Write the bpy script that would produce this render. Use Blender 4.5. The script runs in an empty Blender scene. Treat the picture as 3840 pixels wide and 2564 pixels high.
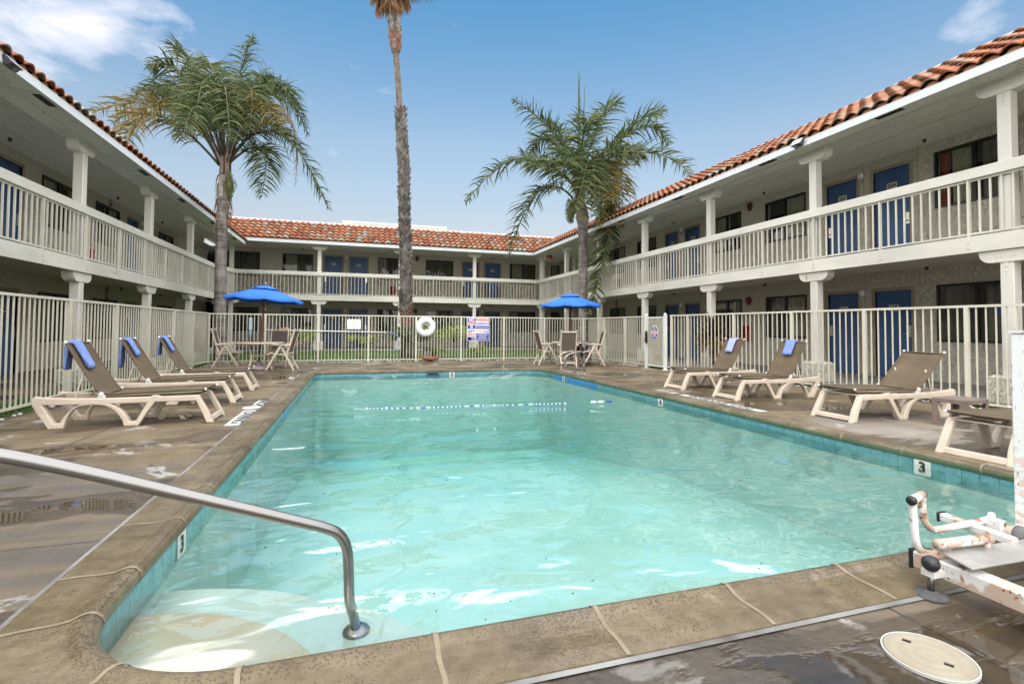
# settings
SKY_S=.115; SUN_E=.6; SUN_ROT=200.; EXPO=1.25; SKY_TINT=(.92,.89,.87); CLOUD_F=(4.35,4.25,4.55); FILL_CLOUD=(12.9,12.9,12.9); WAVE=.085; REFL=1.5; ABS=.12
import bpy, math, random
from mathutils import Vector, Matrix
random.seed(7)
PI=math.pi
sc=bpy.context.scene
col=sc.collection
R=math.radians
# ---------------------------------------------------------------- camera
FPX,YAW,PITCH,ROLL,SH=1890.3,0.300515,0.0304016,0.00674821,-109.23
W_,H_=3840.,2564.
_f=Vector((math.sin(YAW)*math.cos(PITCH),math.cos(YAW)*math.cos(PITCH),math.sin(PITCH)))
_r=Vector((math.cos(YAW),-math.sin(YAW),0)); _u=_r.cross(_f)
_c,_s=math.cos(ROLL),math.sin(ROLL)
_r,_u=_c*_r+_s*_u,-_s*_r+_c*_u
CAM=Vector((0,0,1.0))
cd=bpy.data.cameras.new('camera'); cam=bpy.data.objects.new('camera',cd); col.objects.link(cam)
M=Matrix.Identity(4)
for i in range(3):
    M[i][0]=_r[i]; M[i][1]=_u[i]; M[i][2]=-_f[i]; M[i][3]=CAM[i]
cam.matrix_world=M
cd.sensor_width=36; cd.lens=FPX/W_*36; cd.shift_y=SH/W_; cd.clip_start=.02; cd.clip_end=2000
sc.camera=cam
def ray(px,py):
    return ((px-W_/2)/FPX)*_r-((py-H_/2-SH)/FPX)*_u+_f
def at(px,py,Y):                 # measured point of the photograph at depth Y
    d=ray(px,py); return CAM+d*(Y/d.y)
def atx(px,py,X):
    d=ray(px,py); return CAM+d*(X/d.x)
def atz(px,py,z=0.):
    d=ray(px,py); return CAM+d*((z-1)/d.z)
# ---------------------------------------------------------------- objects
WL={}
def tag(o,label=None,cat=None,group=None,kind=None):
    if label: o['label']=label
    if cat: o['category']=cat
    if group: o['group']=group
    if kind: o['kind']=kind
    return o
def empty(name,loc=(0,0,0),label=None,cat=None,group=None,kind=None):
    o=bpy.data.objects.new(name,None); o.location=loc; o.empty_display_size=.1; col.objects.link(o)
    WL[o.name]=Vector(loc); return tag(o,label,cat,group,kind)
def copy_tree(o,parent=None):
    c=o.copy(); col.objects.link(c)
    if parent is not None: c.parent=parent
    for ch in [x for x in KIDS.get(o.name,[])]:
        copy_tree(ch,c)
    return c
KIDS={}
def path_pts(pts,n=6,closed=False):
    """catmull-rom"""
    P=[Vector(p) for p in pts]; out=[]
    m=len(P)
    rng=range(m if closed else m-1)
    for i in rng:
        p0=P[(i-1)%m] if (closed or i>0) else P[0]*2-P[1]
        p1=P[i]; p2=P[(i+1)%m]
        p3=P[(i+2)%m] if (closed or i+2<m) else P[-1]*2-P[-2]
        for k in range(n):
            t=k/n
            out.append(.5*((2*p1)+(p2-p0)*t+(2*p0-5*p1+4*p2-p3)*t*t+(3*p1-p0-3*p2+p3)*t**3))
    if not closed: out.append(P[-1])
    return out
_shape_cache={}
def shape2d(outer,holes=(),ext=.02,bev=0.,res=0):
    """filled outline in XY, thickness along Z centred on 0 -> verts, faces"""
    key=(tuple(map(tuple,outer)),tuple(tuple(map(tuple,h)) for h in holes),ext,bev,res)
    if key in _shape_cache: return _shape_cache[key]
    cu=bpy.data.curves.new('t','CURVE'); cu.dimensions='2D'; cu.fill_mode='BOTH'
    cu.extrude=max(ext/2-bev,0); cu.bevel_depth=bev; cu.bevel_resolution=res
    if bev: cu.offset=-bev
    for pl in [outer]+list(holes):
        sp=cu.splines.new('POLY'); sp.points.add(len(pl)-1)
        for i,q in enumerate(pl): sp.points[i].co=(q[0],q[1],0,1)
        sp.use_cyclic_u=True
    o=bpy.data.objects.new('t',cu); me=bpy.data.meshes.new_from_object(o)
    v=[tuple(x.co) for x in me.vertices]; f=[tuple(p.vertices) for p in me.polygons]
    bpy.data.objects.remove(o); bpy.data.curves.remove(cu); bpy.data.meshes.remove(me)
    _shape_cache[key]=(v,f); return v,f
def text2d(s,size=.1,ext=.002,align='CENTER',bold=0.,sx=1.):
    cu=bpy.data.curves.new('t','FONT'); cu.body=s; cu.size=size; cu.extrude=ext/2; cu.align_x=align; cu.align_y='CENTER'
    cu.offset=bold; cu.resolution_u=2
    o=bpy.data.objects.new('t',cu); me=bpy.data.meshes.new_from_object(o)
    v=[(x.co.x*sx,x.co.y,x.co.z) for x in me.vertices]; f=[tuple(p.vertices) for p in me.polygons]
    bpy.data.objects.remove(o); bpy.data.curves.remove(cu); bpy.data.meshes.remove(me)
    return v,f
class MB:
    def __init__(s): s.v=[]; s.f=[]; s.m=[]; s.sm=[]; s.mats=[]
    def mi(s,mat):
        if mat not in s.mats: s.mats.append(mat)
        return s.mats.index(mat)
    def add(s,vf,mat=None,T=None,smooth=False):
        v,f=vf; b=len(s.v); k=s.mi(mat)
        if T is None: s.v+= [tuple(x) for x in v]
        elif callable(T): s.v+=[tuple(T(*x)) for x in v]
        else: s.v+=[tuple(T@Vector(x)) for x in v]
        for q in f: s.f.append(tuple(b+i for i in q)); s.m.append(k); s.sm.append(smooth)
        return s
    def box(s,x0,x1,y0,y1,z0,z1,mat=None,T=None):
        v=[(x,y,z) for x in (x0,x1) for y in (y0,y1) for z in (z0,z1)]
        f=[(0,1,3,2),(4,6,7,5),(0,4,5,1),(2,3,7,6),(0,2,6,4),(1,5,7,3)]
        return s.add((v,f),mat,T)
    def bbox(s,x0,x1,y0,y1,z0,z1,b,mat=None,T=None):
        """box with bevelled edges running along its outline in XY"""
        o=[(x0+b,y0),(x1-b,y0),(x1,y0+b),(x1,y1-b),(x1-b,y1),(x0+b,y1),(x0,y1-b),(x0,y0+b)]
        i=[(x0+2*b,y0+b),(x1-2*b,y0+b),(x1-b,y0+2*b),(x1-b,y1-2*b),(x1-2*b,y1-b),(x0+2*b,y1-b),(x0+b,y1-2*b),(x0+b,y0+2*b)]
        L=[(i,z0),(o,z0+b),(o,z1-b),(i,z1)]
        v=[(x,y,z) for ring,z in L for x,y in ring]; f=[]
        for k in range(3):
            for j in range(8): f.append((k*8+j,k*8+(j+1)%8,k*8+8+(j+1)%8,k*8+8+j))
        f.append(tuple(range(7,-1,-1))); f.append(tuple(range(24,32)))
        return s.add((v,f),mat,T)
    def tube(s,pts,r,mat=None,n=8,closed=False,cap=True,T=None,smooth=True,flat=1.):
        P=[Vector(p) for p in pts]; m=len(P); v=[]; f=[]
        rr=r if isinstance(r,(list,tuple)) else [r]*m
        up=None
        for i in range(m):
            a=P[(i+1)%m] if (closed or i<m-1) else P[i]
            b=P[(i-1)%m] if (closed or i>0) else P[i]
            t=(a-b)
            if t.length<1e-9: t=Vector((0,0,1))
            t.normalize()
            if up is None:
                up=Vector((0,0,1)) if abs(t.z)<.9 else Vector((1,0,0))
            x=(up-t*up.dot(t)); x.normalize(); y=t.cross(x); up=x
            for k in range(n):
                a_=2*PI*k/n
                v.append(P[i]+x*(math.cos(a_)*rr[i])+y*(math.sin(a_)*rr[i]*flat))
        for i in range(m if closed else m-1):
            for k in range(n):
                j=(i+1)%m
                f.append((i*n+k,i*n+(k+1)%n,j*n+(k+1)%n,j*n+k))
        if cap and not closed:
            f.append(tuple(range(n-1,-1,-1))); f.append(tuple((m-1)*n+k for k in range(n)))
        return s.add((v,f),mat,T,smooth)
    def cyl(s,c,r,z0,z1,mat=None,n=20,T=None,r2=None):
        return s.tube([(c[0],c[1],z0),(c[0],c[1],z1)],[r,r if r2 is None else r2],mat,n,T=T)
    def lathe(s,prof,c=(0,0,0),mat=None,n=24,T=None,smooth=True):
        v=[];f=[]
        for (r,z) in prof:
            for k in range(n):
                a=2*PI*k/n; v.append((c[0]+r*math.cos(a),c[1]+r*math.sin(a),c[2]+z))
        for i in range(len(prof)-1):
            for k in range(n): f.append((i*n+k,i*n+(k+1)%n,(i+1)*n+(k+1)%n,(i+1)*n+k))
        return s.add((v,f),mat,T,smooth)
    def ball(s,c,r,mat=None,n=10,sq=(1,1,1),T=None):
        v=[];f=[];h=n//2
        for i in range(h+1):
            th=PI*i/h
            for k in range(n):
                a=2*PI*k/n
                v.append((c[0]+r*sq[0]*math.sin(th)*math.cos(a),c[1]+r*sq[1]*math.sin(th)*math.sin(a),c[2]+r*sq[2]*math.cos(th)))
        for i in range(h):
            for k in range(n): f.append((i*n+k,i*n+(k+1)%n,(i+1)*n+(k+1)%n,(i+1)*n+k))
        return s.add((v,f),mat,T,True)
    def strip(s,pts,w,mat=None,th=.004,T=None):
        """flat ribbon: pts with side vectors w (list)"""
        v=[];f=[]
        for p,q in zip(pts,w): v+= [Vector(p)-Vector(q),Vector(p)+Vector(q)]
        for i in range(len(pts)-1): f.append((2*i,2*i+1,2*i+3,2*i+2))
        return s.add((v,f),mat,T,True)
    def build(s,name,mat=None,parent=None,label=None,cat=None,group=None,kind=None,local=False):
        me=bpy.data.meshes.new(name)
        off=Vector((0,0,0))
        if parent is not None and not local: off=WL.get(parent.name,Vector((0,0,0)))
        me.from_pydata([tuple(Vector(x)-off) for x in s.v],[],s.f)
        for m in s.mats: me.materials.append(m if m is not None else mat)
        if not s.mats: me.materials.append(mat)
        me.polygons.foreach_set('material_index',s.m)
        me.polygons.foreach_set('use_smooth',s.sm)
        me.update()
        o=bpy.data.objects.new(name,me); col.objects.link(o)
        if parent is not None:
            o.parent=parent; KIDS.setdefault(parent.name,[]).append(o); WL[o.name]=off
        else: WL[o.name]=Vector((0,0,0))
        return tag(o,label,cat,group,kind)
# ---------------------------------------------------------------- materials
def nodes(m):
    m.use_nodes=True; nt=m.node_tree; return nt,nt.nodes,nt.links
def base(name,colr=(.5,.5,.5),rough=.6,metal=0.,spec=.5):
    m=bpy.data.materials.new(name); nt,N,L=nodes(m); b=N['Principled BSDF']
    b.inputs['Base Color'].default_value=(*colr,1); b.inputs['Roughness'].default_value=rough
    b.inputs['Metallic'].default_value=metal; b.inputs['Specular IOR Level'].default_value=spec
    return m,nt,N,L,b
def math_(N,L,op,a,b=None,c=None):
    n=N.new('ShaderNodeMath'); n.operation=op
    for i,x in enumerate((a,b,c)):
        if x is None: continue
        if isinstance(x,(int,float)): n.inputs[i].default_value=x
        else: L.new(x,n.inputs[i])
    return n.outputs[0]
def noise(N,L,vec,scale,detail=4,rough=.55,dist=0.):
    n=N.new('ShaderNodeTexNoise'); n.inputs['Scale'].default_value=scale; n.inputs['Detail'].default_value=detail
    n.inputs['Roughness'].default_value=rough; n.inputs['Distortion'].default_value=dist
    if vec is not None: L.new(vec,n.inputs['Vector'])
    return n.outputs['Fac']
def ramp(N,L,fac,stops,interp='LINEAR'):
    n=N.new('ShaderNodeValToRGB'); L.new(fac,n.inputs[0]); cr=n.color_ramp; cr.interpolation=interp
    while len(cr.elements)<len(stops): cr.elements.new(.5)
    for e,(p,c) in zip(cr.elements,stops):
        e.position=p; e.color=(*c,1) if isinstance(c,tuple) else (c,c,c,1)
    return n.outputs[0]
def mixc(N,L,fac,a,b,mode='MIX'):
    n=N.new('ShaderNodeMix'); n.data_type='RGBA'; n.blend_type=mode
    if isinstance(fac,(int,float)): n.inputs[0].default_value=fac
    else: L.new(fac,n.inputs[0])
    for i,x in ((6,a),(7,b)):
        if isinstance(x,tuple): n.inputs[i].default_value=(*x,1)
        else: L.new(x,n.inputs[i])
    return n.outputs[2]
def coord(N,kind='Object'):
    return N.new('ShaderNodeTexCoord').outputs[kind]
def wpos(N): return N.new('ShaderNodeNewGeometry').outputs['Position']
def mapping(N,L,vec,scale=(1,1,1),loc=(0,0,0),rot=(0,0,0)):
    n=N.new('ShaderNodeMapping'); L.new(vec,n.inputs[0]); n.inputs['Scale'].default_value=scale
    n.inputs['Location'].default_value=loc; n.inputs['Rotation'].default_value=rot
    return n.outputs[0]
def bump(N,L,b,h,dist=.01,strength=1.):
    n=N.new('ShaderNodeBump'); n.inputs['Distance'].default_value=dist; n.inputs['Strength'].default_value=strength
    L.new(h,n.inputs['Height']); L.new(n.outputs[0],b.inputs['Normal']); return n
def mottled(name,c1,c2,scale=3.,rough=.6,bumps=None,metal=0.,lo=.35,hi=.65,detail=6,spec=.5,rand=None):
    """two tone noise material"""
    m,nt,N,L,b=base(name,c1,rough,metal,spec)
    v=wpos(N); f=noise(N,L,v,scale,detail)
    c=ramp(N,L,f,[(lo,c1),(hi,c2)])
    if rand:
        g=N.new('ShaderNodeNewGeometry'); c=mixc(N,L,g.outputs['Random Per Island'],c,rand,'MULTIPLY')
    L.new(c,b.inputs['Base Color'])
    if bumps: bump(N,L,b,noise(N,L,v,bumps[0],4),bumps[1])
    return m
def painted(name,c,chip=(.30,.22,.14),amount=.30,scale=7.,rough=.5,dirt=.12,stretch=(1,1,1)):
    """old paint: faint dirt, a few chips down to the wood or metal"""
    m,nt,N,L,b=base(name,c,rough)
    v=mapping(N,L,wpos(N),stretch)
    d=noise(N,L,v,1.7,5); dark=tuple(x*(1-dirt*1.6) for x in c)
    cc=ramp(N,L,d,[(.35,dark),(.65,c)])
    ch=noise(N,L,v,scale,8,.7)
    k=ramp(N,L,ch,[(amount-.012,1.),(amount+.012,0.)])
    cc=mixc(N,L,k,cc,chip); L.new(cc,b.inputs['Base Color'])
    bump(N,L,b,noise(N,L,v,40,3),.0006)
    return m
MT={}
MT['rail_paint']=painted('cream_rail_paint',(.57,.55,.465),amount=.27,stretch=(1,1,1.0))
MT['fence_paint']=painted('cream_fence_paint',(.58,.56,.46),amount=.22,dirt=.08)
MT['gate_paint']=painted('pale_gate_paint',(.66,.69,.66),amount=.25,dirt=.1)
MT['beam_paint']=painted('cream_beam_paint',(.60,.585,.515),chip=(.36,.28,.19),amount=.345,scale=3.2,dirt=.14,stretch=(.35,.35,1))
MT['fascia_paint']=painted('white_fascia_paint',(.66,.70,.72),amount=.26,scale=5,dirt=.05,stretch=(.4,.4,1))
MT['column_paint']=painted('cream_column_paint',(.61,.59,.53),chip=(.30,.22,.15),amount=.325,scale=9,dirt=.1,stretch=(1,1,.3))
MT['door_frame']=mottled('tan_door_frame',(.27,.22,.15),(.33,.28,.20),4,.55)
MT['black_alu']=base('black_window_frame',(.012,.012,.013),.35)[0]
MT['black']=base('black_plastic',(.015,.015,.016),.4)[0]
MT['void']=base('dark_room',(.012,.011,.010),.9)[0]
MT['steel']=base('dull_steel',(.27,.26,.25),.33,1.)[0]
MT['white_plastic']=base('white_plastic',(.72,.73,.72),.4)[0]
MT['chrome']=base('brushed_handle',(.6,.58,.52),.3,1.)[0]
MT['red']=base('red_enamel',(.38,.02,.02),.4)[0]
MT['white_paint']=base('white_sign_paint',(.78,.79,.8),.5)[0]
MT['sign_blue']=base('sign_blue',(.018,.03,.30),.45)[0]
MT['sign_red']=base('sign_red',(.60,.025,.02),.45)[0]
MT['sign_orange']=base('sign_orange',(.62,.13,.03),.45)[0]
MT['ink']=base('black_ink',(.012,.012,.014),.6)[0]
MT['plate']=base('ivory_plate',(.62,.58,.48),.5)[0]
def stucco(name,c1,c2,sc_=9.,d=.012):
    m,nt,N,L,b=base(name,c1,.9,spec=.2)
    v=wpos(N)
    big=noise(N,L,v,.6,3); fine=noise(N,L,v,sc_*2,5)
    c=mixc(N,L,.5,ramp(N,L,big,[(.3,c1),(.7,c2)]),ramp(N,L,fine,[(.3,c1),(.7,c2)]))
    rn=noise(N,L,v,sc_*2.0,3,.55,1.6); rd=math_(N,L,'ABSOLUTE',math_(N,L,'SUBTRACT',rn,.5))
    h=math_(N,L,'ADD',math_(N,L,'MULTIPLY',math_(N,L,'MINIMUM',rd,.06),14.),math_(N,L,'MULTIPLY',fine,.8))
    crack=ramp(N,L,rd,[(.0,(.50,.48,.46)),(.022,(1.,1.,1.))])
    c=mixc(N,L,.75,c,mixc(N,L,1.,c,crack,'MULTIPLY')); L.new(c,b.inputs['Base Color'])
    bump(N,L,b,h,d)
    return m
MT['stucco']=stucco('beige_wall_stucco',(.60,.56,.47),(.67,.63,.53),8.,.012)
MT['soffit']=stucco('pale_ceiling_stucco',(.72,.71,.63),(.79,.78,.70),9.,.008)
MT['plinth']=stucco('white_plinth_stucco',(.62,.59,.50),(.72,.69,.60),10.,.016)
# glass with whatever it reflects
m,nt,N,L,b=base('window_glass',(.02,.025,.025),.02); 
tr=N.new('ShaderNodeBsdfTransparent'); tr.inputs[0].default_value=(.75,.78,.76,1); gl=N.new('ShaderNodeBsdfGlossy'); gl.inputs['Roughness'].default_value=.015
fr=N.new('ShaderNodeFresnel'); fr.inputs[0].default_value=1.7; mx=N.new('ShaderNodeMixShader')
gf=math_(N,L,'MINIMUM',math_(N,L,'MULTIPLY',fr.outputs[0],.5),.09); L.new(gf,mx.inputs[0]); L.new(tr.outputs[0],mx.inputs[1]); L.new(gl.outputs[0],mx.inputs[2]); L.new(mx.outputs[0],N['Material Output'].inputs[0])
bump(N,L,gl,noise(N,L,wpos(N),1.0,1),.003)
MT['glass']=m
def clothmat(name,c,rough=.85):
    return mottled(name,tuple(x*.8 for x in c),c,6,rough)
MT['curtain_a']=clothmat('sheer_olive_curtain',(.40,.40,.28)); MT['curtain_b']=clothmat('dark_curtain',(.13,.125,.10)); MT['curtain_c']=clothmat('rust_red_curtain',(.30,.04,.03)); MT['curtain_d']=clothmat('pale_curtain',(.42,.42,.38))
m,nt,N,L,b=base('blue_door_paint',(.028,.085,.25),.42)
v=wpos(N); c=ramp(N,L,noise(N,L,v,1.5,4),[(.3,(.028,.075,.185)),(.7,(.042,.105,.25))]); L.new(c,b.inputs['Base Color']); bump(N,L,b,noise(N,L,v,60,2),.0006); MT['door']=m
# roof tiles
m,nt,N,L,b=base('clay_roof_tile',(.5,.16,.07),.75,spec=.3)
g=N.new('ShaderNodeNewGeometry'); c=ramp(N,L,g.outputs['Random Per Island'],[(0.,(.25,.078,.030)),(.28,(.31,.105,.040)),(.46,(.19,.058,.025)),(.60,(.25,.125,.065)),(.76,(.26,.155,.10)),(.88,(.25,.21,.16)),(.96,(.24,.23,.20))],'CONSTANT')
n1=noise(N,L,wpos(N),7,6); c=mixc(N,L,.55,c,ramp(N,L,n1,[(.3,(.62,.6,.58)),(.7,(1.,1.,1.))]),'MULTIPLY'); L.new(c,b.inputs['Base Color']); bump(N,L,b,noise(N,L,wpos(N),50,3),.003); MT['tile']=m
MT['mortar_fill']=mottled('clay_mud_fill',(.40,.17,.08),(.52,.27,.14),9,.9)
# rusty painted steel
m,nt,N,L,b=base('rusty_white_enamel',(.66,.64,.62),.38)
v=wpos(N); a=noise(N,L,v,11,8,.65); k=ramp(N,L,a,[(.385,1.),(.42,0.)]); a2=noise(N,L,v,30,4,.6); k2=ramp(N,L,a2,[(.33,1.),(.37,0.)])
st=ramp(N,L,noise(N,L,v,6,7),[(.46,1.),(.50,0.)])
c=mixc(N,L,st,(.66,.65,.63),(.46,.36,.29)); c=mixc(N,L,k,c,ramp(N,L,a2,[(.3,(.17,.07,.03)),(.7,(.36,.19,.10))])); c=mixc(N,L,k2,c,(.24,.085,.03)); L.new(c,b.inputs['Base Color'])
L.new(mixc(N,L,k,(.35,.35,.35),(.85,.85,.85)),b.inputs['Roughness']); bump(N,L,b,a,.003); MT['rusty']=m
MT['rubber']=mottled('grey_rubber',(.06,.06,.062),(.11,.11,.11),20,.7)
MT['plate_alu']=mottled('scuffed_aluminium_plate',(.26,.25,.24),(.36,.345,.33),9,.35,metal=.25)
# furniture
def resin(name,c1,c2): return mottled(name,c1,c2,5,.5,(60,.0006))
MT['resin']=resin('sandstone_resin',(.47,.39,.31),(.56,.48,.39))
m,nt,N,L,b=base('woven_taupe_sling',(.17,.125,.075),.75)
v=coord(N); w1=N.new('ShaderNodeTexWave'); w1.inputs['Scale'].default_value=70; w1.bands_direction='X'; L.new(v,w1.inputs[0]); w2=N.new('ShaderNodeTexWave'); w2.inputs['Scale'].default_value=70; w2.bands_direction='Y'; L.new(v,w2.inputs[0])
hh=math_(N,L,'MULTIPLY',w1.outputs['Fac'],w2.outputs['Fac']); c=ramp(N,L,noise(N,L,v,4,6),[(.35,(.095,.066,.035)),(.65,(.135,.098,.056))]); sp=ramp(N,L,noise(N,L,v,95,2),[(.35,(.70,.70,.70)),(.65,(1.,1.,1.))]); c=mixc(N,L,1.,c,sp,'MULTIPLY'); L.new(c,b.inputs['Base Color']); bump(N,L,b,hh,.001); MT['sling']=m
MT['chair_sling']=mottled('dark_taupe_sling',(.085,.065,.05),(.12,.095,.075),60,.8)
MT['towel']=mottled('blue_towel_cloth',(.12,.19,.46),(.19,.27,.55),60,.95,(150,.003))
MT['towel_pale']=mottled('lavender_towel_cloth',(.26,.30,.58),(.34,.38,.64),60,.95,(150,.003))
MT['umbrella']=mottled('royal_blue_canvas',(.010,.11,.52),(.018,.15,.62),4,.75,(200,.0005))
MT['pole_wood']=mottled('red_brown_pole',(.13,.03,.015),(.20,.055,.025),12,.4)
MT['brown_resin']=resin('grey_brown_resin',(.16,.12,.10),(.21,.16,.135))
MT['base_stone']=mottled('mauve_grey_concrete',(.22,.18,.19),(.30,.25,.26),8,.7)
MT['ring_white']=mottled('weathered_white_foam',(.60,.62,.62),(.74,.76,.77),6,.5)
# plants
def leafm(name,c1,c2,c3=None,rough=.6):
    m,nt,N,L,b=base(name,c1,rough,spec=.3)
    g=N.new('ShaderNodeNewGeometry'); st=[(0.,c1),(.6,c2)]+([(.9,c3)] if c3 else [])
    L.new(ramp(N,L,g.outputs['Random Per Island'],st),b.inputs['Base Color'])
    b.inputs['Subsurface Weight'].default_value=0
    tr=N.new('ShaderNodeBsdfTranslucent'); tr.inputs[0].default_value=(*[x*1.2 for x in c2],1); mx=N.new('ShaderNodeMixShader'); mx.inputs[0].default_value=.22
    L.new(b.outputs[0],mx.inputs[1]); L.new(tr.outputs[0],mx.inputs[2]); L.new(mx.outputs[0],N['Material Output'].inputs[0])
    return m
MT['leaf']=leafm('palm_leaf_green',(.028,.048,.018),(.055,.082,.026),(.125,.135,.045))
MT['leaf_gold']=leafm('palm_leaf_yellowing',(.09,.095,.022),(.15,.13,.03),(.20,.11,.028))
MT['leaf_dead']=leafm('palm_leaf_dead',(.16,.085,.04),(.26,.15,.08),(.34,.24,.15),.8)
MT['leaf_bright']=leafm('young_palm_leaf',(.10,.17,.03),(.17,.24,.04),(.32,.30,.05))
MT['rachis']=mottled('palm_rachis',(.05,.065,.028),(.09,.09,.045),8,.5)
MT['cordy']=leafm('dark_red_cordyline_leaf',(.045,.022,.020),(.075,.035,.028),(.12,.06,.03))
MT['cordy_old']=leafm('yellowing_cordyline_leaf',(.15,.11,.03),(.22,.13,.03),(.12,.05,.02))
MT['red_leaf']=leafm('red_bromeliad_leaf',(.22,.02,.01),(.30,.04,.015))
MT['seed']=mottled('green_palm_seeds',(.10,.12,.035),(.17,.17,.05),30,.6)
def trunkm(name,c1,c2,ring=26.,rot=None):
    m,nt,N,L,b=base(name,c1,.9,spec=.2)
    v=wpos(N); vv=mapping(N,L,v,(1,1,1))
    rs=noise(N,L,mapping(N,L,v,(1.2,1.2,ring)),1.,4,.6,.4)
    fi=noise(N,L,mapping(N,L,v,(9,9,3)),1.,6)
    f=math_(N,L,'ADD',math_(N,L,'MULTIPLY',rs,.6),math_(N,L,'MULTIPLY',fi,.5))
    L.new(ramp(N,L,f,[(.36,tuple(x*.35 for x in c1)),(.47,c1),(.68,c2)]),b.inputs['Base Color'])
    bump(N,L,b,f,.03); return m
MT['trunk']=trunkm('ringed_grey_trunk',(.12,.10,.09),(.28,.255,.235),10.)
MT['trunk_smooth']=trunkm('slim_brown_trunk',(.085,.07,.058),(.17,.14,.11),14.)
MT['boot']=mottled('old_leaf_boot',(.075,.065,.058),(.26,.24,.215),5,.9,(30,.01),rand=(.45,.42,.40))
MT['boot_orange']=mottled('orange_leaf_boot',(.13,.055,.03),(.25,.12,.065),8,.85,(30,.008),rand=(.6,.5,.45))
MT['bark_top']=mottled('peeling_trunk_top',(.13,.11,.10),(.40,.37,.34),4,.9,(14,.02))
MT['pebble']=mottled('white_pebble',(.36,.32,.31),(.62,.58,.56),3,.7,rand=(.5,.46,.45))
MT['white_paint2']=base('white_label',(.66,.68,.72),.5)[0]
MT['gate_blue']=base('notice_blue',(.03,.075,.22),.45)[0]
MT['towel_dark']=base('rope_blue',(.03,.10,.40),.5)[0]
MT['slot_tile']=base('dark_teal_tile',(.03,.16,.22),.3)[0]  # darker teal tile round the skimmer slot
m,nt,N,L,b=base('chipped_white_post',(.74,.75,.75),.4)
v=mapping(N,L,wpos(N),(1,1,.35)); a=noise(N,L,v,60,5,.7); k=ramp(N,L,a,[(.36,1.),(.38,0.)]); a3=noise(N,L,mapping(N,L,wpos(N),(1,1,3.)),16,5,.7); zz=N.new('ShaderNodeSeparateXYZ'); L.new(wpos(N),zz.inputs[0]); lo_=N.new('ShaderNodeMapRange'); L.new(zz.outputs['Z'],lo_.inputs[0]); lo_.inputs[1].default_value=.62; lo_.inputs[2].default_value=.35; k3=math_(N,L,'MULTIPLY',ramp(N,L,a3,[(.50,0.),(.54,1.)]),lo_.outputs[0])
c=mixc(N,L,k3,(.74,.75,.75),(.66,.50,.40)); c=mixc(N,L,k,c,(.10,.08,.07)); L.new(c,b.inputs['Base Color']); MT['rusty_post']=m

MT['deck_white']=mottled('worn_white_deck_paint',(.34,.34,.33),(.50,.50,.49),7,.6)
MT['collar_grey']=base('chipped_pale_collar',(.40,.40,.37),.6)[0]
# ---------------------------------------------------------------- sky and light
w=bpy.data.worlds.new('World'); sc.world=w; w.use_nodes=True; nt=w.node_tree; N=nt.nodes; L=nt.links
bg=N['Background']; bg.inputs['Strength'].default_value=SKY_S
sk=N.new('ShaderNodeTexSky'); sk.sky_type='NISHITA'; sk.sun_disc=False; sk.sun_elevation=R(48); sk.sun_rotation=R(SUN_ROT)
sk.air_density=1.0; sk.dust_density=1.6; sk.ozone_density=1.2; sk.altitude=0
gc=N.new('ShaderNodeTexCoord').outputs['Generated']
sep=N.new('ShaderNodeSeparateXYZ'); L.new(gc,sep.inputs[0])
nv=N.new('ShaderNodeVectorMath'); nv.operation='NORMALIZE'; L.new(gc,nv.inputs[0])
# thin high cloud, thickened in two places
def blob(d,r0,r1):
    dn=Vector(d).normalized(); n=N.new('ShaderNodeVectorMath'); n.operation='DISTANCE'; L.new(nv.outputs[0],n.inputs[0]); n.inputs[1].default_value=dn
    mr=N.new('ShaderNodeMapRange'); mr.interpolation_type='SMOOTHSTEP'; L.new(n.outputs['Value'],mr.inputs[0]); mr.inputs[1].default_value=r0; mr.inputs[2].default_value=r1; mr.inputs[3].default_value=1; mr.inputs[4].default_value=0
    return mr.outputs[0]
pv=mapping(N,L,nv.outputs[0],(1,1,2.2))
cn=noise(N,L,pv,5.2,8,.58,.15)
b1=blob((-.42,.80,.43),.02,.25); b2=blob((-.27,.87,.42),.0,.15); b3=blob((.80,.44,.425),.01,.075); b4=blob((.58,.753,.312),.0,.045); b5=blob((-.20,.965,.21),.0,.10)
mask=math_(N,L,'MAXIMUM',math_(N,L,'MAXIMUM',b1,math_(N,L,'MULTIPLY',b2,.85)),math_(N,L,'MAXIMUM',math_(N,L,'MULTIPLY',b3,.45),math_(N,L,'MAXIMUM',math_(N,L,'MULTIPLY',b4,.5),math_(N,L,'MULTIPLY',b5,.55))))
cm=math_(N,L,'ADD',cn,math_(N,L,'MULTIPLY',mask,.25))
cl=ramp(N,L,cm,[(.66,0.),(.90,1.)])
# unseen bright overcast, added to light the walls under the eaves, everywhere but the blue gap the camera looks into (overhead, at the sides and behind)
dt=N.new('ShaderNodeVectorMath'); dt.operation='DOT_PRODUCT'; L.new(nv.outputs[0],dt.inputs[0]); dt.inputs[1].default_value=(.285,.920,.27)
up=N.new('ShaderNodeMapRange'); up.interpolation_type='SMOOTHSTEP'; L.new(dt.outputs['Value'],up.inputs[0]); up.inputs[1].default_value=.66; up.inputs[2].default_value=.50; up.inputs[3].default_value=0; up.inputs[4].default_value=1
hi=N.new('ShaderNodeMapRange'); hi.interpolation_type='SMOOTHSTEP'; L.new(sep.outputs['Z'],hi.inputs[0]); hi.inputs[1].default_value=.565; hi.inputs[2].default_value=.66
cn2=noise(N,L,pv,2.2,6,.55,.3); cl2=math_(N,L,'MULTIPLY',ramp(N,L,cn2,[(.30,.75),(.60,1.)]),math_(N,L,'MAXIMUM',up.outputs[0],hi.outputs[0]))
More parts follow.
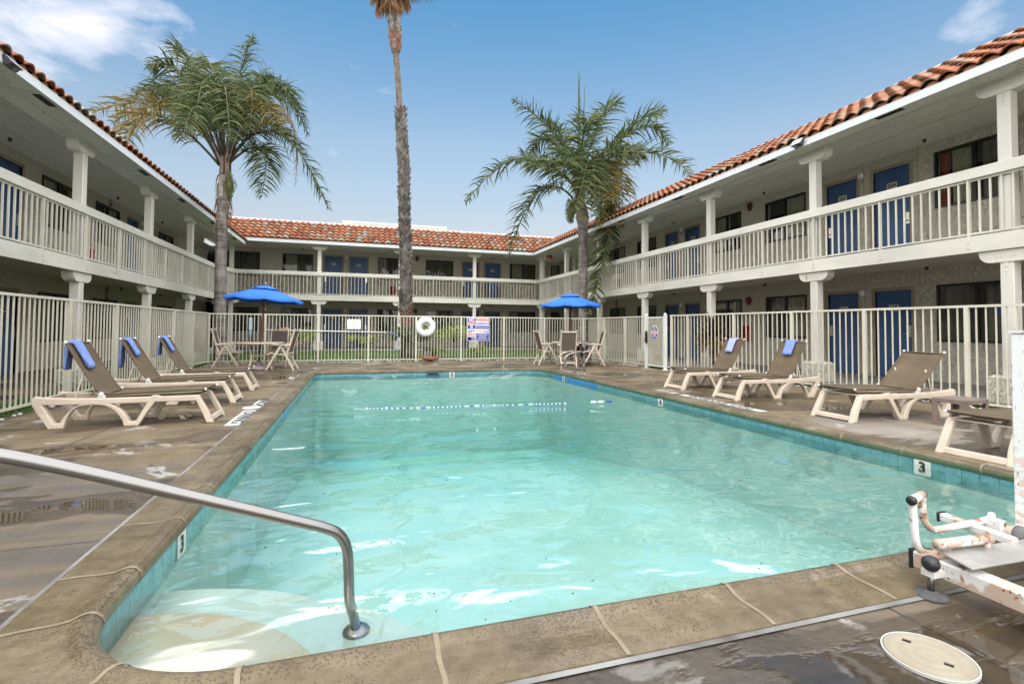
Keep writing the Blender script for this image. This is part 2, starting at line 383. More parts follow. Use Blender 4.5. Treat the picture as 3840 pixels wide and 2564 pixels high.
tint=ramp(N,L,sep.outputs['Z'],[(.0,(.80,.64,.52)),(.17,(.88,.70,.57)),(.25,(.94,.83,.70)),(.34,(.96,.93,.81)),(.55,(.50,.91,.98))])
skc=mixc(N,L,1.,mixc(N,L,1.,sk.outputs[0],tint,'MULTIPLY'),SKY_TINT,'MULTIPLY')
fin=mixc(N,L,math_(N,L,'MULTIPLY',cl,.9),skc,CLOUD_F); fin=mixc(N,L,cl2,fin,FILL_CLOUD); L.new(fin,bg.inputs[0])
sd=bpy.data.lights.new('sun','SUN'); sun=bpy.data.objects.new('sun',sd); col.objects.link(sun); sd.energy=SUN_E; sd.angle=R(22); sd.color=(1,.955,.88)
# sky sun_rotation 0 = +Y, clockwise from above
az=R(SUN_ROT); el=R(48); sdir=Vector((math.sin(az)*math.cos(el),math.cos(az)*math.cos(el),math.sin(el)))
sun.rotation_euler=(-sdir).to_track_quat('-Z','Y').to_euler(); sun.location=(0,0,30)
sc.view_settings.view_transform='Standard'; sc.view_settings.look='None'; sc.view_settings.exposure=EXPO; sc.view_settings.gamma=1
sc.cycles.max_bounces=10; sc.cycles.transparent_max_bounces=24; sc.cycles.glossy_bounces=4; sc.cycles.diffuse_bounces=5
sc.cycles.caustics_reflective=False; sc.cycles.use_denoising=True
# ---------------------------------------------------------------- ground, pool
XL,XR,YN,YF=-.825,4.37,1.65,11.75      # inner edge of the coping
def round_rect(x0,x1,y0,y1,r,n=14):
    """r = radii at (x0,y0),(x1,y0),(x1,y1),(x0,y1), ccw"""
    out=[]
    for (cx,cy,rr,a0) in ((x0+r[0],y0+r[0],r[0],PI),(x1-r[1],y0+r[1],r[1],1.5*PI),(x1-r[2],y1-r[2],r[2],0),(x0+r[3],y1-r[3],r[3],.5*PI)):
        arc=[(cx+rr*math.cos(a0+.5*PI*k/n),cy+rr*math.sin(a0+.5*PI*k/n)) for k in range(n+1)]
        if a0==0:      # long right side: a point where the floor slope changes
            out.append((arc[0][0],6.6))
        out+=arc
    out.append((x0,6.6))
    return out
RAD=(.52,.4,.62,.18)
def ring_at(off):
    return round_rect(XL-off,XR+off,YN-off,YF+off,[r+off for r in RAD])
OFF=.265
def strip_between(mb,la,za,lb,zb,mat):
    n=len(la); v=[(x,y,za) for x,y in la]+[(x,y,zb) for x,y in lb]
    mb.add((v,[(i,(i+1)%n,n+(i+1)%n,n+i) for i in range(n)]),mat,smooth=True)
# deck: sheet with a hole for the pool, one ground plane beneath the far field
m,nt,N,L,b=base('wet_concrete',(.3,.26,.2),.6)
v=wpos(N); s=N.new('ShaderNodeSeparateXYZ'); L.new(v,s.inputs[0]); X,Y=s.outputs['X'],s.outputs['Y']
va=mapping(N,L,v,(1.,.55,1.))
big=noise(N,L,va,.55,5,.6,.3); mid=noise(N,L,va,2.2,7,.65,.4); fine=noise(N,L,v,34,4); streak=noise(N,L,mapping(N,L,v,(.7,4.5,1)),1.1,6,.6,.5)
tan=ramp(N,L,mid,[(.30,(.080,.054,.026)),(.5,(.130,.096,.052)),(.70,(.20,.158,.098))])
gry=ramp(N,L,mid,[(.30,(.062,.052,.042)),(.55,(.092,.080,.066)),(.75,(.14,.128,.11))])
nf=N.new('ShaderNodeMapRange'); nf.interpolation_type='SMOOTHSTEP'; L.new(math_(N,L,'ADD',Y,math_(N,L,'MULTIPLY',big,1.2)),nf.inputs[0]); nf.inputs[1].default_value=4.7; nf.inputs[2].default_value=5.1
c=mixc(N,L,nf.outputs[0],gry,tan)
# grey salt-washed concrete on the right, by the near lounger
rx=N.new('ShaderNodeMapRange'); rx.interpolation_type='SMOOTHSTEP'; L.new(X,rx.inputs[0]); rx.inputs[1].default_value=4.3; rx.inputs[2].default_value=4.8
ry=N.new('ShaderNodeMapRange'); ry.interpolation_type='SMOOTHSTEP'; L.new(math_(N,L,'ADD',Y,big),ry.inputs[0]); ry.inputs[1].default_value=5.4; ry.inputs[2].default_value=4.2; ry.inputs[3].default_value=0; ry.inputs[4].default_value=1
c=mixc(N,L,math_(N,L,'MULTIPLY',rx.outputs[0],ry.outputs[0]),c,ramp(N,L,mid,[(.3,(.17,.15,.125)),(.6,(.27,.25,.22)),(.75,(.38,.365,.34))]))
c=mixc(N,L,ramp(N,L,streak,[(.40,.45),(.60,0.)]),c,(.19,.135,.075))
c=mixc(N,L,.5,c,ramp(N,L,fine,[(.3,(.62,.62,.62)),(.7,(1.,1.,1.))]),'MULTIPLY')
# lime bloom along joints
bl=noise(N,L,mapping(N,L,v,(1.,1.,1),(3.3,1.7,0)),1.9,7,.62,.6)
blm=ramp(N,L,bl,[(.60,0.),(.635,.8)])
c=mixc(N,L,blm,c,(.31,.30,.285))
# wet film
wt=noise(N,L,mapping(N,L,v,(.8,1.6,1),(7.1,2.2,0)),.75,6,.6,.5)
wet=ramp(N,L,wt,[(.475,0.),(.50,1.)])
pu=ramp(N,L,wt,[(.56,0.),(.585,1.)])
dry=N.new('ShaderNodeMapRange'); dry.interpolation_type='SMOOTHSTEP'; L.new(X,dry.inputs[0]); dry.inputs[1].default_value=5.6; dry.inputs[2].default_value=7.2; dry.inputs[3].default_value=1; dry.inputs[4].default_value=0
wet=math_(N,L,'MULTIPLY',wet,dry.outputs[0]); pu=math_(N,L,'MULTIPLY',pu,dry.outputs[0])
c=mixc(N,L,wet,c,mixc(N,L,1.,c,(.52,.49,.46),'MULTIPLY'))
# expansion joints
def line(a,pos,wd,lo=None,hi=None,other=None):
    d=math_(N,L,'ABSOLUTE',math_(N,L,'SUBTRACT',a,pos)); k=math_(N,L,'LESS_THAN',math_(N,L,'ADD',d,math_(N,L,'MULTIPLY',fine,.004)),wd)
    if lo is not None: k=math_(N,L,'MULTIPLY',k,math_(N,L,'MULTIPLY',math_(N,L,'GREATER_THAN',other,lo),math_(N,L,'LESS_THAN',other,hi)))
    return k
J=[line(X,-2.28,.010),line(X,1.855,.008,-9,1.5,Y),line(X,.30,.008,12,20,Y),line(X,2.2,.008,12,20,Y),line(X,-1.0,.008,12,20,Y),line(X,6.3,.008,-5,13,Y)]
for yy in (.2,2.83,5.52,8.2,10.9): J.append(line(Y,yy,.007,-9,-.9,X)); J.append(line(Y,yy-.35,.007,4.5,12,X))
J.append(line(Y,13.4,.008)); J.append(line(X,-.5,.008,-9,1.5,Y)); J.append(line(X,4.4,.008,-9,1.5,Y))
jj=J[0]
for q in J[1:]: jj=math_(N,L,'MAXIMUM',jj,q)
c=mixc(N,L,jj,c,(.03,.026,.022)); L.new(c,b.inputs['Base Color'])
rr=ramp(N,L,wet,[(0.,.78),(1.,.40)]); rr=mixc(N,L,pu,rr,(.03,.03,.03)); L.new(rr,b.inputs['Roughness'])
hb=math_(N,L,'MULTIPLY',math_(N,L,'SUBTRACT',1.,pu),math_(N,L,'ADD',fine,math_(N,L,'MULTIPLY',mid,2.)))
hb=math_(N,L,'ADD',hb,math_(N,L,'MULTIPLY',noise(N,L,mapping(N,L,v,(3,9,1)),1.,2),math_(N,L,'MULTIPLY',pu,.25)))
hb=math_(N,L,'SUBTRACT',hb,math_(N,L,'MULTIPLY',jj,2.)); bump(N,L,b,hb,.003)
MT['deck']=m
DXL,DXR,DYN,DYF=-3.60,7.42,-6.,15.0
mb=MB()
out=[(-30,-25),(40,-25),(40,70),(-30,70)]
hole=ring_at(OFF)[::-1]
vf=shape2d(out,[hole],0.,0.); mb.add(vf,MT['deck'])
mb.build('pool_deck',kind='structure')
# mortar line round the coping
MT['mortar']=mottled('grey_caulk',(.075,.07,.065),(.25,.25,.245),2.2,.85,(30,.006))
mb=MB(); strip_between(mb,ring_at(OFF-.004),.006,ring_at(OFF+.022),.005,None); mb.build('mortar_joint',MT['mortar'],kind='structure')
# coping
m,nt,N,L,b=base('pitted_sandstone_coping',(.46,.37,.24),.6)
v=wpos(N); n1=noise(N,L,v,1.6,6,.6); n2=noise(N,L,v,18,6)
c=ramp(N,L,n1,[(.3,(.085,.062,.033)),(.5,(.150,.115,.065)),(.7,(.215,.172,.108))])
c=mixc(N,L,.7,c,ramp(N,L,n2,[(.3,(.55,.52,.48)),(.7,(1.,1.,1.))]),'MULTIPLY')
dmp=ramp(N,L,noise(N,L,mapping(N,L,v,(1,1,1),(9,2,0)),1.5,6,.6),[(.50,0.),(.56,.55)]); c=mixc(N,L,dmp,c,mixc(N,L,1.,c,(.62,.57,.50),'MULTIPLY'))
vo=N.new('ShaderNodeTexVoronoi'); vo.inputs['Scale'].default_value=85; vo.inputs['Randomness'].default_value=1; L.new(v,vo.inputs['Vector'])
pn=noise(N,L,v,3.1,3); zs_=N.new('ShaderNodeSeparateXYZ'); L.new(v,zs_.inputs[0]); lip=N.new('ShaderNodeMapRange'); L.new(zs_.outputs['Z'],lip.inputs[0]); lip.inputs[1].default_value=.011; lip.inputs[2].default_value=.022; lip.inputs[3].default_value=.55; lip.inputs[4].default_value=1.25
vo2=N.new('ShaderNodeTexVoronoi'); vo2.inputs['Scale'].default_value=170; L.new(v,vo2.inputs['Vector'])
pt2=math_(N,L,'LESS_THAN',vo2.outputs['Distance'],math_(N,L,'MULTIPLY',math_(N,L,'SUBTRACT',noise(N,L,v,2.1,3),.25),lip.outputs[0]))
pt=math_(N,L,'LESS_THAN',vo.outputs['Distance'],math_(N,L,'MULTIPLY',math_(N,L,'SUBTRACT',pn,.235),lip.outputs[0]))
pt=math_(N,L,'MAXIMUM',pt,math_(N,L,'MULTIPLY',pt2,.7))
c=mixc(N,L,math_(N,L,'MULTIPLY',pt,.82),c,(.06,.04,.027))
sp=N.new('ShaderNodeSeparateXYZ'); L.new(v,sp.inputs[0])
lim=ramp(N,L,noise(N,L,v,2.6,6,.6),[(.62,0.),(.68,.6)]); c=mixc(N,L,lim,c,(.27,.235,.17))
al=math_(N,L,'MULTIPLY',math_(N,L,'LESS_THAN',math_(N,L,'ADD',sp.outputs['Z'],math_(N,L,'MULTIPLY',n2,.035)),.020),math_(N,L,'GREATER_THAN',math_(N,L,'ADD',sp.outputs['X'],math_(N,L,'MULTIPLY',n1,.3)),4.30))
c=mixc(N,L,math_(N,L,'MULTIPLY',al,.8),c,(.06,.11,.05)); L.new(c,b.inputs['Base Color'])
wt=noise(N,L,mapping(N,L,v,(1,1,1),(4,4,0)),1.2,4); L.new(ramp(N,L,wt,[(.45,.7),(.6,.22)]),b.inputs['Roughness'])
bump(N,L,b,math_(N,L,'SUBTRACT',n2,math_(N,L,'MULTIPLY',pt,1.4)),.006); MT['coping']=m
MT['joint']=mottled('pale_coping_grout',(.17,.135,.09),(.23,.19,.13),12,.8)
PROF=[(OFF,-.03),(OFF,.010),(.20,.014),(.12,.012),(.075,.016),(.05,.026),(.028,.030),(.008,.024),(-.008,.008),(-.014,-.012),(-.008,-.034),(.01,-.046),(.03,-.048)]
mb=MB()
for a,b_ in zip(PROF[:-1],PROF[1:]): strip_between(mb,ring_at(a[0]),a[1],ring_at(b_[0]),b_[1],None)
mb.build('pool_coping',MT['coping'],kind='structure')
# grout lines between the stones: same profile, 2 mm proud
mb=MB()
def grout(pa,na):      # pa point on the inner edge, na outward normal
    t=Vector((-na.y,na.x,0)); rng=random.Random(int(pa.x*97+pa.y*31)); pr=PROF[1:12]; v=[];f=[]
    for i,(o,z) in enumerate(pr):
        j=.003*rng.uniform(-1,1); q=pa+na*o+t*j; v+= [q+t*-.008+Vector((0,0,z+.002)),q+t*.008+Vector((0,0,z+.002))]
    for i in range(len(pr)-1): f.append((2*i,2*i+1,2*i+3,2*i+2))
    # push slightly outward on the nose
    v=[p_+(-na*.002 if k>=12 else Vector((0,0,0))) for k,p_ in enumerate(v)]
    mb.add((v,f),None)
y=2.42
while y<11.4: grout(Vector((XL,y,0)),Vector((-1,0,0))); grout(Vector((XR,y+.1,0)),Vector((1,0,0))); y+=.555
x=-.30
while x<4.0: grout(Vector((x,YN,0)),Vector((0,-1,0))); grout(Vector((x+.1,YF,0)),Vector((0,1,0))); x+=.555
for ang in (190,232):
    a=R(ang); c_=Vector((XL+RAD[0],YN+RAD[0],0)); n_=Vector((math.cos(a),math.sin(a),0)); grout(c_+n_*RAD[0],n_)
mb.build('coping_grout',MT['joint'],kind='structure')
# shell
m,nt,N,L,b=base('waterline_tile',(.05,.3,.38),.25)
v=wpos(N); s=N.new('ShaderNodeSeparateXYZ'); L.new(v,s.inputs[0])
fr=math_(N,L,'FRACT',math_(N,L,'MULTIPLY',math_(N,L,'ADD',s.outputs['X'],s.outputs['Y']),1/.117)); g1=math_(N,L,'LESS_THAN',fr,.035)
cc=ramp(N,L,noise(N,L,v,22,6,.7),[(.3,(.05,.17,.20)),(.5,(.085,.245,.28)),(.7,(.15,.32,.34))])
vz=ramp(N,L,noise(N,L,v,5,4),[(.4,0.),(.7,.4)]); cc=mixc(N,L,vz,cc,(.20,.36,.36))
cc=mixc(N,L,g1,cc,(.03,.10,.13)); L.new(cc,b.inputs['Base Color']); bump(N,L,b,math_(N,L,'SUBTRACT',noise(N,L,v,12,3),g1),.002); MT['pooltile']=m
MT['plaster']=mottled('aqua_pool_plaster',(.39,.595,.545),(.46,.655,.60),2.4,.8,(30,.004))
mb=MB(); T0=[(.030,-.040),(.0,-.041),(.0,-.175)]
for a,b_ in zip(T0[:-1],T0[1:]): strip_between(mb,ring_at(a[0]),a[1],ring_at(b_[0]),b_[1],None)
mb.build('waterline_tiles',MT['pooltile'],kind='structure')
mb=MB()
def floor_z(y): return -.98-(.06*min(max(y-1.6,0),5)+.16*max(y-6.6,0))
ra=ring_at(0); n=len(ra)
v=[(x,y,-.175) for x,y in ra]+[(x,y,floor_z(y)+.14) for x,y in ra]+[(x,y,floor_z(y)) for x,y in ring_at(-.13)]
f=[(i,(i+1)%n,n+(i+1)%n,n+i) for i in range(n)]+[(n+i,n+(i+1)%n,2*n+(i+1)%n,2*n+i) for i in range(n)]
mb.add((v,f),None,smooth=True)
# floor as a fan strip across x at the same y
fl=ring_at(-.13); ys=sorted(set(round(p[1],4) for p in fl)); 
def xr(yv):
    xs=[]
    for i in range(n):
        (x1,y1),(x2,y2)=fl[i],fl[(i+1)%n]
        if (y1-yv)*(y2-yv)<=0 and abs(y2-y1)>1e-7: xs.append(x1+(x2-x1)*(yv-y1)/(y2-y1))
        elif abs(y1-yv)<1e-4: xs.append(x1)
    return min(xs),max(xs)
ys=[ys[0]+.0005]+[q for q in ys[1:-1]]+[6.6]+[ys[-1]-.0005]; ys=sorted(ys); v=[];f=[]
for yv in ys:
    a,b2=xr(yv); v+= [(a-.002,yv,floor_z(yv)+.0),(b2+.002,yv,floor_z(yv)+.0)]
for i in range(len(ys)-1): f.append((2*i,2*i+1,2*i+3,2*i+2))
mb.add((v,f),None); mb.build('pool_basin',MT['plaster'],kind='structure')
# curved entry steps in the near left corner
MT['step_sand']=mottled('sandy_step_plaster',(.36,.365,.25),(.43,.43,.31),2.5,.8)
MT['step_edge']=mottled('step_plaster',(.36,.50,.44),(.43,.57,.50),2.5,.8)
def pie(r,z0,z1,mat,name):
    cx,cy=XL-.06,YN-.06; n_=26; pts=[(cx,cy)]
    for k in range(n_+1):
        a=.5*PI*k/n_; pts.append((cx+r*math.cos(a),cy+r*math.sin(a)))
    v=[(x,y,z1) for x,y in pts]+[(x,y,z1-.02) if i else (x,y,z0) for i,(x,y) in enumerate(pts)]+[(x,y,z0) for x,y in pts]; n2_=len(pts)
    f=[tuple(range(n2_))]+[(i,i+1,n2_*2+i+1,n2_*2+i) for i in range(1,n2_-1)]
    MB().add((v,f),mat).build(name,kind='structure')
pie(.84,-1.2,-.17,MT['step_sand'],'pool_step'); pie(1.16,-1.2,-.235,MT['step_edge'],'pool_step'); pie(1.46,-1.2,-.42,MT['step_edge'],'pool_step')
# water
m=bpy.data.materials.new('pool_water'); nt,N,L=nodes(m); N.remove(N['Principled BSDF'])
v=wpos(N)
h1=noise(N,L,mapping(N,L,v,(1.,1.45,1),rot=(0,0,R(12))),1.25,1.,.3,.55)
h2=noise(N,L,mapping(N,L,v,(1.,1.6,1),rot=(0,0,R(-22))),2.7,2,.45,.5)
h3=noise(N,L,v,8.5,2,.5,.3)
hh=math_(N,L,'ADD',math_(N,L,'ADD',math_(N,L,'MULTIPLY',h1,1.),math_(N,L,'MULTIPLY',h2,.22)),math_(N,L,'MULTIPLY',h3,.020))
bp=N.new('ShaderNodeBump'); bp.inputs['Distance'].default_value=WAVE; L.new(hh,bp.inputs['Height'])
fr=N.new('ShaderNodeFresnel'); fr.inputs[0].default_value=2.0; L.new(bp.outputs[0],fr.inputs['Normal'])
gl=N.new('ShaderNodeBsdfGlossy'); gl.inputs['Roughness'].default_value=.0; L.new(bp.outputs[0],gl.inputs['Normal'])
tr=N.new('ShaderNodeBsdfRefraction'); tr.inputs['IOR'].default_value=1.0; tr.inputs['Roughness'].default_value=0
tp=N.new('ShaderNodeBsdfTransparent'); tp.inputs[0].default_value=(1,1,1,1)
ff=math_(N,L,'MINIMUM',math_(N,L,'MULTIPLY',fr.outputs[0],REFL),.29)
mx=N.new('ShaderNodeMixShader'); L.new(ff,mx.inputs[0]); L.new(tp.outputs[0],mx.inputs[1]); L.new(gl.outputs[0],mx.inputs[2]); L.new(mx.outputs[0],N['Material Output'].inputs['Surface'])
ab=N.new('ShaderNodeVolumeAbsorption'); ab.inputs['Color'].default_value=(.30,.85,.80,1); ab.inputs['Density'].default_value=ABS; L.new(ab.outputs[0],N['Material Output'].inputs['Volume'])
N.remove(tr)
ra=ring_at(-.001); n=len(ra); ZW=-.088
v=[(x,y,ZW) for x,y in ra]+[(x,y,-2.6) for x,y in ra]
MB().add((v,[tuple(range(n)),tuple(range(2*n-1,n-1,-1))]+[(i,n+i,n+(i+1)%n,(i+1)%n) for i in range(n)]),m).build('pool_water',kind='structure')
# ---------------------------------------------------------------- motel wings
GRP='wings of the motel round the pool courtyard'
DIGIT_Z=.0
def digits(mb,s,size,T,mat,sx=1.0): mb.add(text2d(s,size,.003,bold=size*.03,sx=sx),mat,T)
class Wing:
    def __init__(s,name,label,origin,S,D,dz,wall,smin,smax):
        s.S=Vector(S); s.D=Vector(D); s.o=Vector(origin); s.dz=dz; s.wd=wall
        s.root=empty('motel_wing',s.P((smin+smax)/2 if name!='f' else 2,0.1,-dz),label,'building',GRP)
        s.smin,s.smax=smin,smax; s.n=name
        s.flip = s.S.cross(s.D).z   # orientation of s relative to a viewer in the court
    def P(s,a,d,z): return s.o+s.S*a+s.D*d+Vector((0,0,z+s.dz))
    def T(s): return lambda a,d,z: s.P(a,d,z)
    def box(s,mb,a0,a1,d0,d1,z0,z1,mat=None): mb.box(a0,a1,d0,d1,z0,z1,mat,s.T()); return mb
    def part(s,name,mat,*boxes,parent=None,label=None,bev=None):
        mb=MB()
        for bx in boxes:
            if bev: mb.bbox(*bx,bev,None,s.T())
            else: mb.box(*bx,None,s.T())
        return mb.build(name,mat,parent or s.root,label)
    def flat(s,d):           # maps shape (x=s, y=z, z=thickness) on the wall plane
        return lambda x,y,z: s.P(x,d+z,y)
    def txt(s,a,d,z):        # readable for somebody standing in the court
        sg=1 if s.n=='f' else (-1 if s.n=='r' else 1)
        return lambda x,y,t: s.P(a+sg*x,d-t,z+y)
def window(W,a0,a1,z0,z1,variant=0):
    d=W.wd; g=.028
    mb=MB()
    for bx in ((a0,a1,d-.022,d+.05,z1-.045,z1),(a0,a1,d-.022,d+.05,z0,z0+.045),(a0,a0+.035,d-.022,d+.05,z0+.045,z1-.045),(a1-.035,a1,d-.022,d+.05,z0+.045,z1-.045)): W.box(mb,*bx)
    am=a0+(a1-a0)*.5
    W.box(mb,am-.03,am+.03,d-.012,d+.04,z0+.045,z1-.045)
    fr=mb.build('window',MT['black_alu'],W.root)
    MB().add(([W.P(a0+.03,d+.018,z0+.04),W.P(a1-.03,d+.018,z0+.04),W.P(a1-.03,d+.018,z1-.04),W.P(a0+.03,d+.018,z1-.04)],[(0,1,2,3)])).build('pane',MT['glass'],fr)
    # curtain: wavy sheet behind the glass
    rg=random.Random(int(a0*100+z0*10)+variant)
    segs=[[(0,.55,'curtain_a')],[(.0,1.,'curtain_b')],[(.45,1.,'curtain_a'),(.0,.18,'curtain_b')],[(.1,.5,'curtain_a'),(.5,1,'curtain_b')],[(.0,.42,'curtain_b'),(.55,.8,'curtain_a'),(.82,.95,'curtain_c')],[(0,.32,'curtain_d'),(.35,1,'curtain_b')]][variant%6]
    mb=MB()
    for lo,hi,mt in segs:
        n=int((hi-lo)*36)+4; v=[];f=[]; ph=rg.uniform(0,6)
        for k in range(n+1):
            t=lo+(hi-lo)*k/n; a=a0+(a1-a0)*t; dd=d+.075+.014*math.sin(k*1.25+ph)+.006*math.sin(k*2.9)
            v+=[W.P(a,dd,z0+.03),W.P(a,dd,z1-.03)]
        for k in range(n): f.append((2*k,2*k+2,2*k+3,2*k+1))
        mb.add((v,f),MT[mt],smooth=True)
    mb.build('curtain',None,fr)
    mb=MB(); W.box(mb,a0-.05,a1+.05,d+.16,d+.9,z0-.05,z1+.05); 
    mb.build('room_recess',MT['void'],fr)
    return fr
def door(W,a0,a1,z0,z1,num,hand=1,lock=True):
    d=W.wd; fw=.07
    o=[(a0-fw,z0),(a0,z0),(a0,z1),(a1,z1),(a1,z0),(a1+fw,z0),(a1+fw,z1+fw),(a0-fw,z1+fw)]
    dr=W.part('door',MT['door'],(a0+.004,a1-.004,d+.035,d+.075,z0+.02,z1-.004))
    mb=MB(); mb.add(shape2d(o,(),.09,.006),None,W.flat(d+.028)); mb.build('door_frame',MT['door_frame'],dr)
    c=(a0+a1)/2
    mb=MB(); mb.add(shape2d([(c-.105,z1-.43),(c+.105,z1-.43),(c+.105,z1-.30),(c-.105,z1-.30)],(),.012,.003),MT['plate'],W.flat(d+.028))
    digits(mb,num,.115,W.txt(c,d+.020,z1-.365),MT['ink']); mb.build('number_plate',None,dr)
    hx=a1-.055 if hand>0 else a0+.055
    mb=MB(); W.box(mb,hx-.035,hx+.035,d+.010,d+.034,z0+.86,z0+1.10,MT['chrome'])
    mb.tube([W.P(hx,d+.012,z0+.93),W.P(hx,d-.035,z0+.93),W.P(hx-.1*hand,d-.04,z0+.93)],.009,MT['chrome'],8)
    mb.build('handle',None,dr)
    return dr
def tiles(W,amin,amax,clipA=None,clipB=None):
    """barrel tile slope: fascia top at d=-.38, z=4.576, rises 30 degrees to d=1.48"""
    d0,z0,d1,z1=-.40,4.59,1.48,5.66
    Ls=math.hypot(d1-d0,z1-z0); ux,uz=(d1-d0)/Ls,(z1-z0)/Ls; nx,nz=-uz,ux
    pitch=.243; rows=6; rl=Ls/rows; rg=random.Random(int(amin*7)+5)
    mb=MB(); fill=MB(); cols=int((amax-amin)/pitch)
    for c in range(cols):
        a=amin+(c+.5)*pitch
        for r in range(rows):
            dm=(r+.5)*rl*ux
            if clipA is not None and a<clipA-dm-.1: continue
            if clipB is not None and a>clipB+dm+.1: continue
            u0=r*rl-.03; u1=u0+rl*1.16
            ja,jl=rg.uniform(-.010,.010),rg.uniform(-.006,.010); tw=rg.uniform(-.008,.008)
            v=[];K=8; half=pitch*.5
            for (u,lift,sc_) in ((u0,.046,1.0),(u1,-.004,.90)):
                for k in range(K+1):
                    t=-1+2*k/K; aa=a+ja+t*half*1.02*sc_+(tw if u==u1 else 0)
                    h=.066*sc_*max(0,math.cos(t*PI*.56))**.8+.0+lift+jl*0
                    if abs(t)>.93: h=lift-.004
                    D=d0+u*ux+nx*h; Z=z0+u*uz+nz*h
                    v.append(W.P(aa,D,Z))
            # front lip
            for k in range(K+1):
                t=-1+2*k/K; aa=a+ja+t*half*1.02
                h=.066*max(0,math.cos(t*PI*.56))**.8+.046-.024
                if abs(t)>.93: h=.046-.026
                v.append(W.P(aa,d0+u0*ux+nx*h,z0+u0*uz+nz*h))
            f=[(k,k+1,K+2+k,K+1+k) for k in range(K)]+[(2*K+2+k,2*K+3+k,k+1,k) for k in range(K)]
            mb.add((v,f),MT['tile'],smooth=False)
            if r==0:   # clay bedding under the first course
                v=[]
                for k in range(K+1):
                    t=-1+2*k/K; h=.066*max(0,math.cos(t*PI*.56))**.8+.02
                    v.append(W.P(a+ja+t*half*.93,d0+.02,z0-.03+h)); 
                for k in range(K+1): v.append(W.P(a+ja+(-1+2*k/K)*half*.93,d0+.02,z0-.035))
                fill.add((v,[(k,k+1,K+2+k,K+1+k) for k in range(K)]),MT['mortar_fill'])
    ro=mb.build('roof',None,W.root)
    fill.build('tile_bedding',None,ro)
    # deck under the tiles, clipped at the valley
    a_lo0=amin if clipA is None else clipA; a_lo1=amin if clipA is None else clipA-(d1-d0)
    a_hi0=amax if clipB is None else clipB; a_hi1=amax if clipB is None else clipB+(d1-d0)
    v=[W.P(a_lo0,d0+.02,z0-.012),W.P(a_hi0,d0+.02,z0-.012),W.P(a_hi1,d1,z1-.012),W.P(a_lo1,d1,z1-.012)]
    mb=MB(); mb.add((v,[(0,1,2,3)]),MT['black'])
    # parapet cap and back of the roof
    W.box(mb,a_lo1,a_hi1,d1-.02,d1+.05,z1-.10,z1+.075,MT['fascia_paint'])
    W.box(mb,a_lo1,a_hi1,d1+.05,d1+2.6,z1-.9,z1-.02,MT['soffit'])
    mb.build('parapet',None,ro)
CAPU=None
def cap_outline(w2,h,rnd):
    o=[(-w2,0)]
    for k in range(7):
        a=PI+.5*PI*k/6*1.0; o.append((-w2+rnd+rnd*math.cos(a),-(h-rnd)+rnd*math.sin(a)))
    for k in range(7):
        a=1.5*PI+.5*PI*k/6; o.append((w2-rnd+rnd*math.cos(a),-(h-rnd)+rnd*math.sin(a)))
    o.append((w2,0)); return o
def column(W,a,upper=True,lower=True,clip=None):
    cw=.078; c0,c1=.055,.215
    for up in ((1,) if upper else ())+((0,) if lower else ()):
        zt=4.45 if up else 2.12; zb=2.36 if up else .40
        mb=MB(); T=W.T()
        # shaft with chamfered edges
        s0=[(a-cw,c0+.01),(a-cw+.01,c0),(a+cw-.01,c0),(a+cw,c0+.01),(a+cw,c1-.01),(a+cw-.01,c1),(a-cw+.01,c1),(a-cw,c1-.01)]
        v=[(x,y,z) for z in (zb,zt-.13) for x,y in s0]; mb.add((v,[(i,(i+1)%8,8+(i+1)%8,8+i) for i in range(8)]),None,T)
        co=mb.build('column',MT['column_paint'],W.root)
        mb=MB(); mb.add(shape2d(cap_outline(.315,.175,.145),(),.19,.006,1),None,lambda x,y,z:W.P(a+x,(c0+c1)/2+z,zt+y))
        for sx in (-.10,-.05,.05,.10): mb.ball(W.P(a+sx,c0-.015,zt-.095),.011,None,6)
        W.box(mb,a-.12,a+.12,c0-.0165,c0-.012,zt-.11,zt-.08); W.box(mb,a-.016,a+.016,c0-.008,c0-.0,zt-.24,zt-.176)
        for zz in (zt-.21,zt-.24,zt-.30,zt-.35): mb.ball(W.P(a,c0-.003,zz),.010,None,6)
        mb.build('capital',MT['column_paint'],co)
        if not up:
            mb=MB(); mb.bbox(a-.20,a+.20,-.05,.34,.0,.40,.03,None,T); mb.build('plinth',MT['plinth'],co)
def railing(W,a0,a1,p0,step,skip_end=False):
    """posts every step, one baluster panel per bay, solid cap on top"""
    k0=math.floor((a0-p0)/step)+1; posts=[p0+k*step for k in range(k0,200) if a0<p0+k*step<a1]
    cuts=[a0]+posts+[a1]; T=W.T()
    for b0,b1 in zip(cuts[:-1],cuts[1:]):
        if b1-b0<.02: continue
        rl=W.part('bottom_bar',MT['rail_paint'],(b0+.012,b1-.012,.018,.042,2.375,2.40)); W.part('top_bar',MT['rail_paint'],(b0+.012,b1-.012,.018,.042,3.14,3.168))
        mb=MB(); n=max(1,round((b1-b0)/(.147 if W.n=='f' else .131))); s_=(b1-b0)/n
        for k in range(1,n):
            x=b0+k*s_; bw=.0085 if W.n=='f' else .0105; mb.box(x-bw,x+bw,.019,.041,2.4005,3.1395,None,T)
        mb.build('baluster_set',MT['rail_paint'],rl)
    for p_ in posts:
        mb=MB(); mb.box(p_-.014,p_+.014,-.002,.045,2.20,3.17,None,T)
        for zz in (2.18,2.26): mb.ball(W.P(p_,-.006,zz),.012,None,6)
        mb.build('railing_post',MT['rail_paint'],W.root)
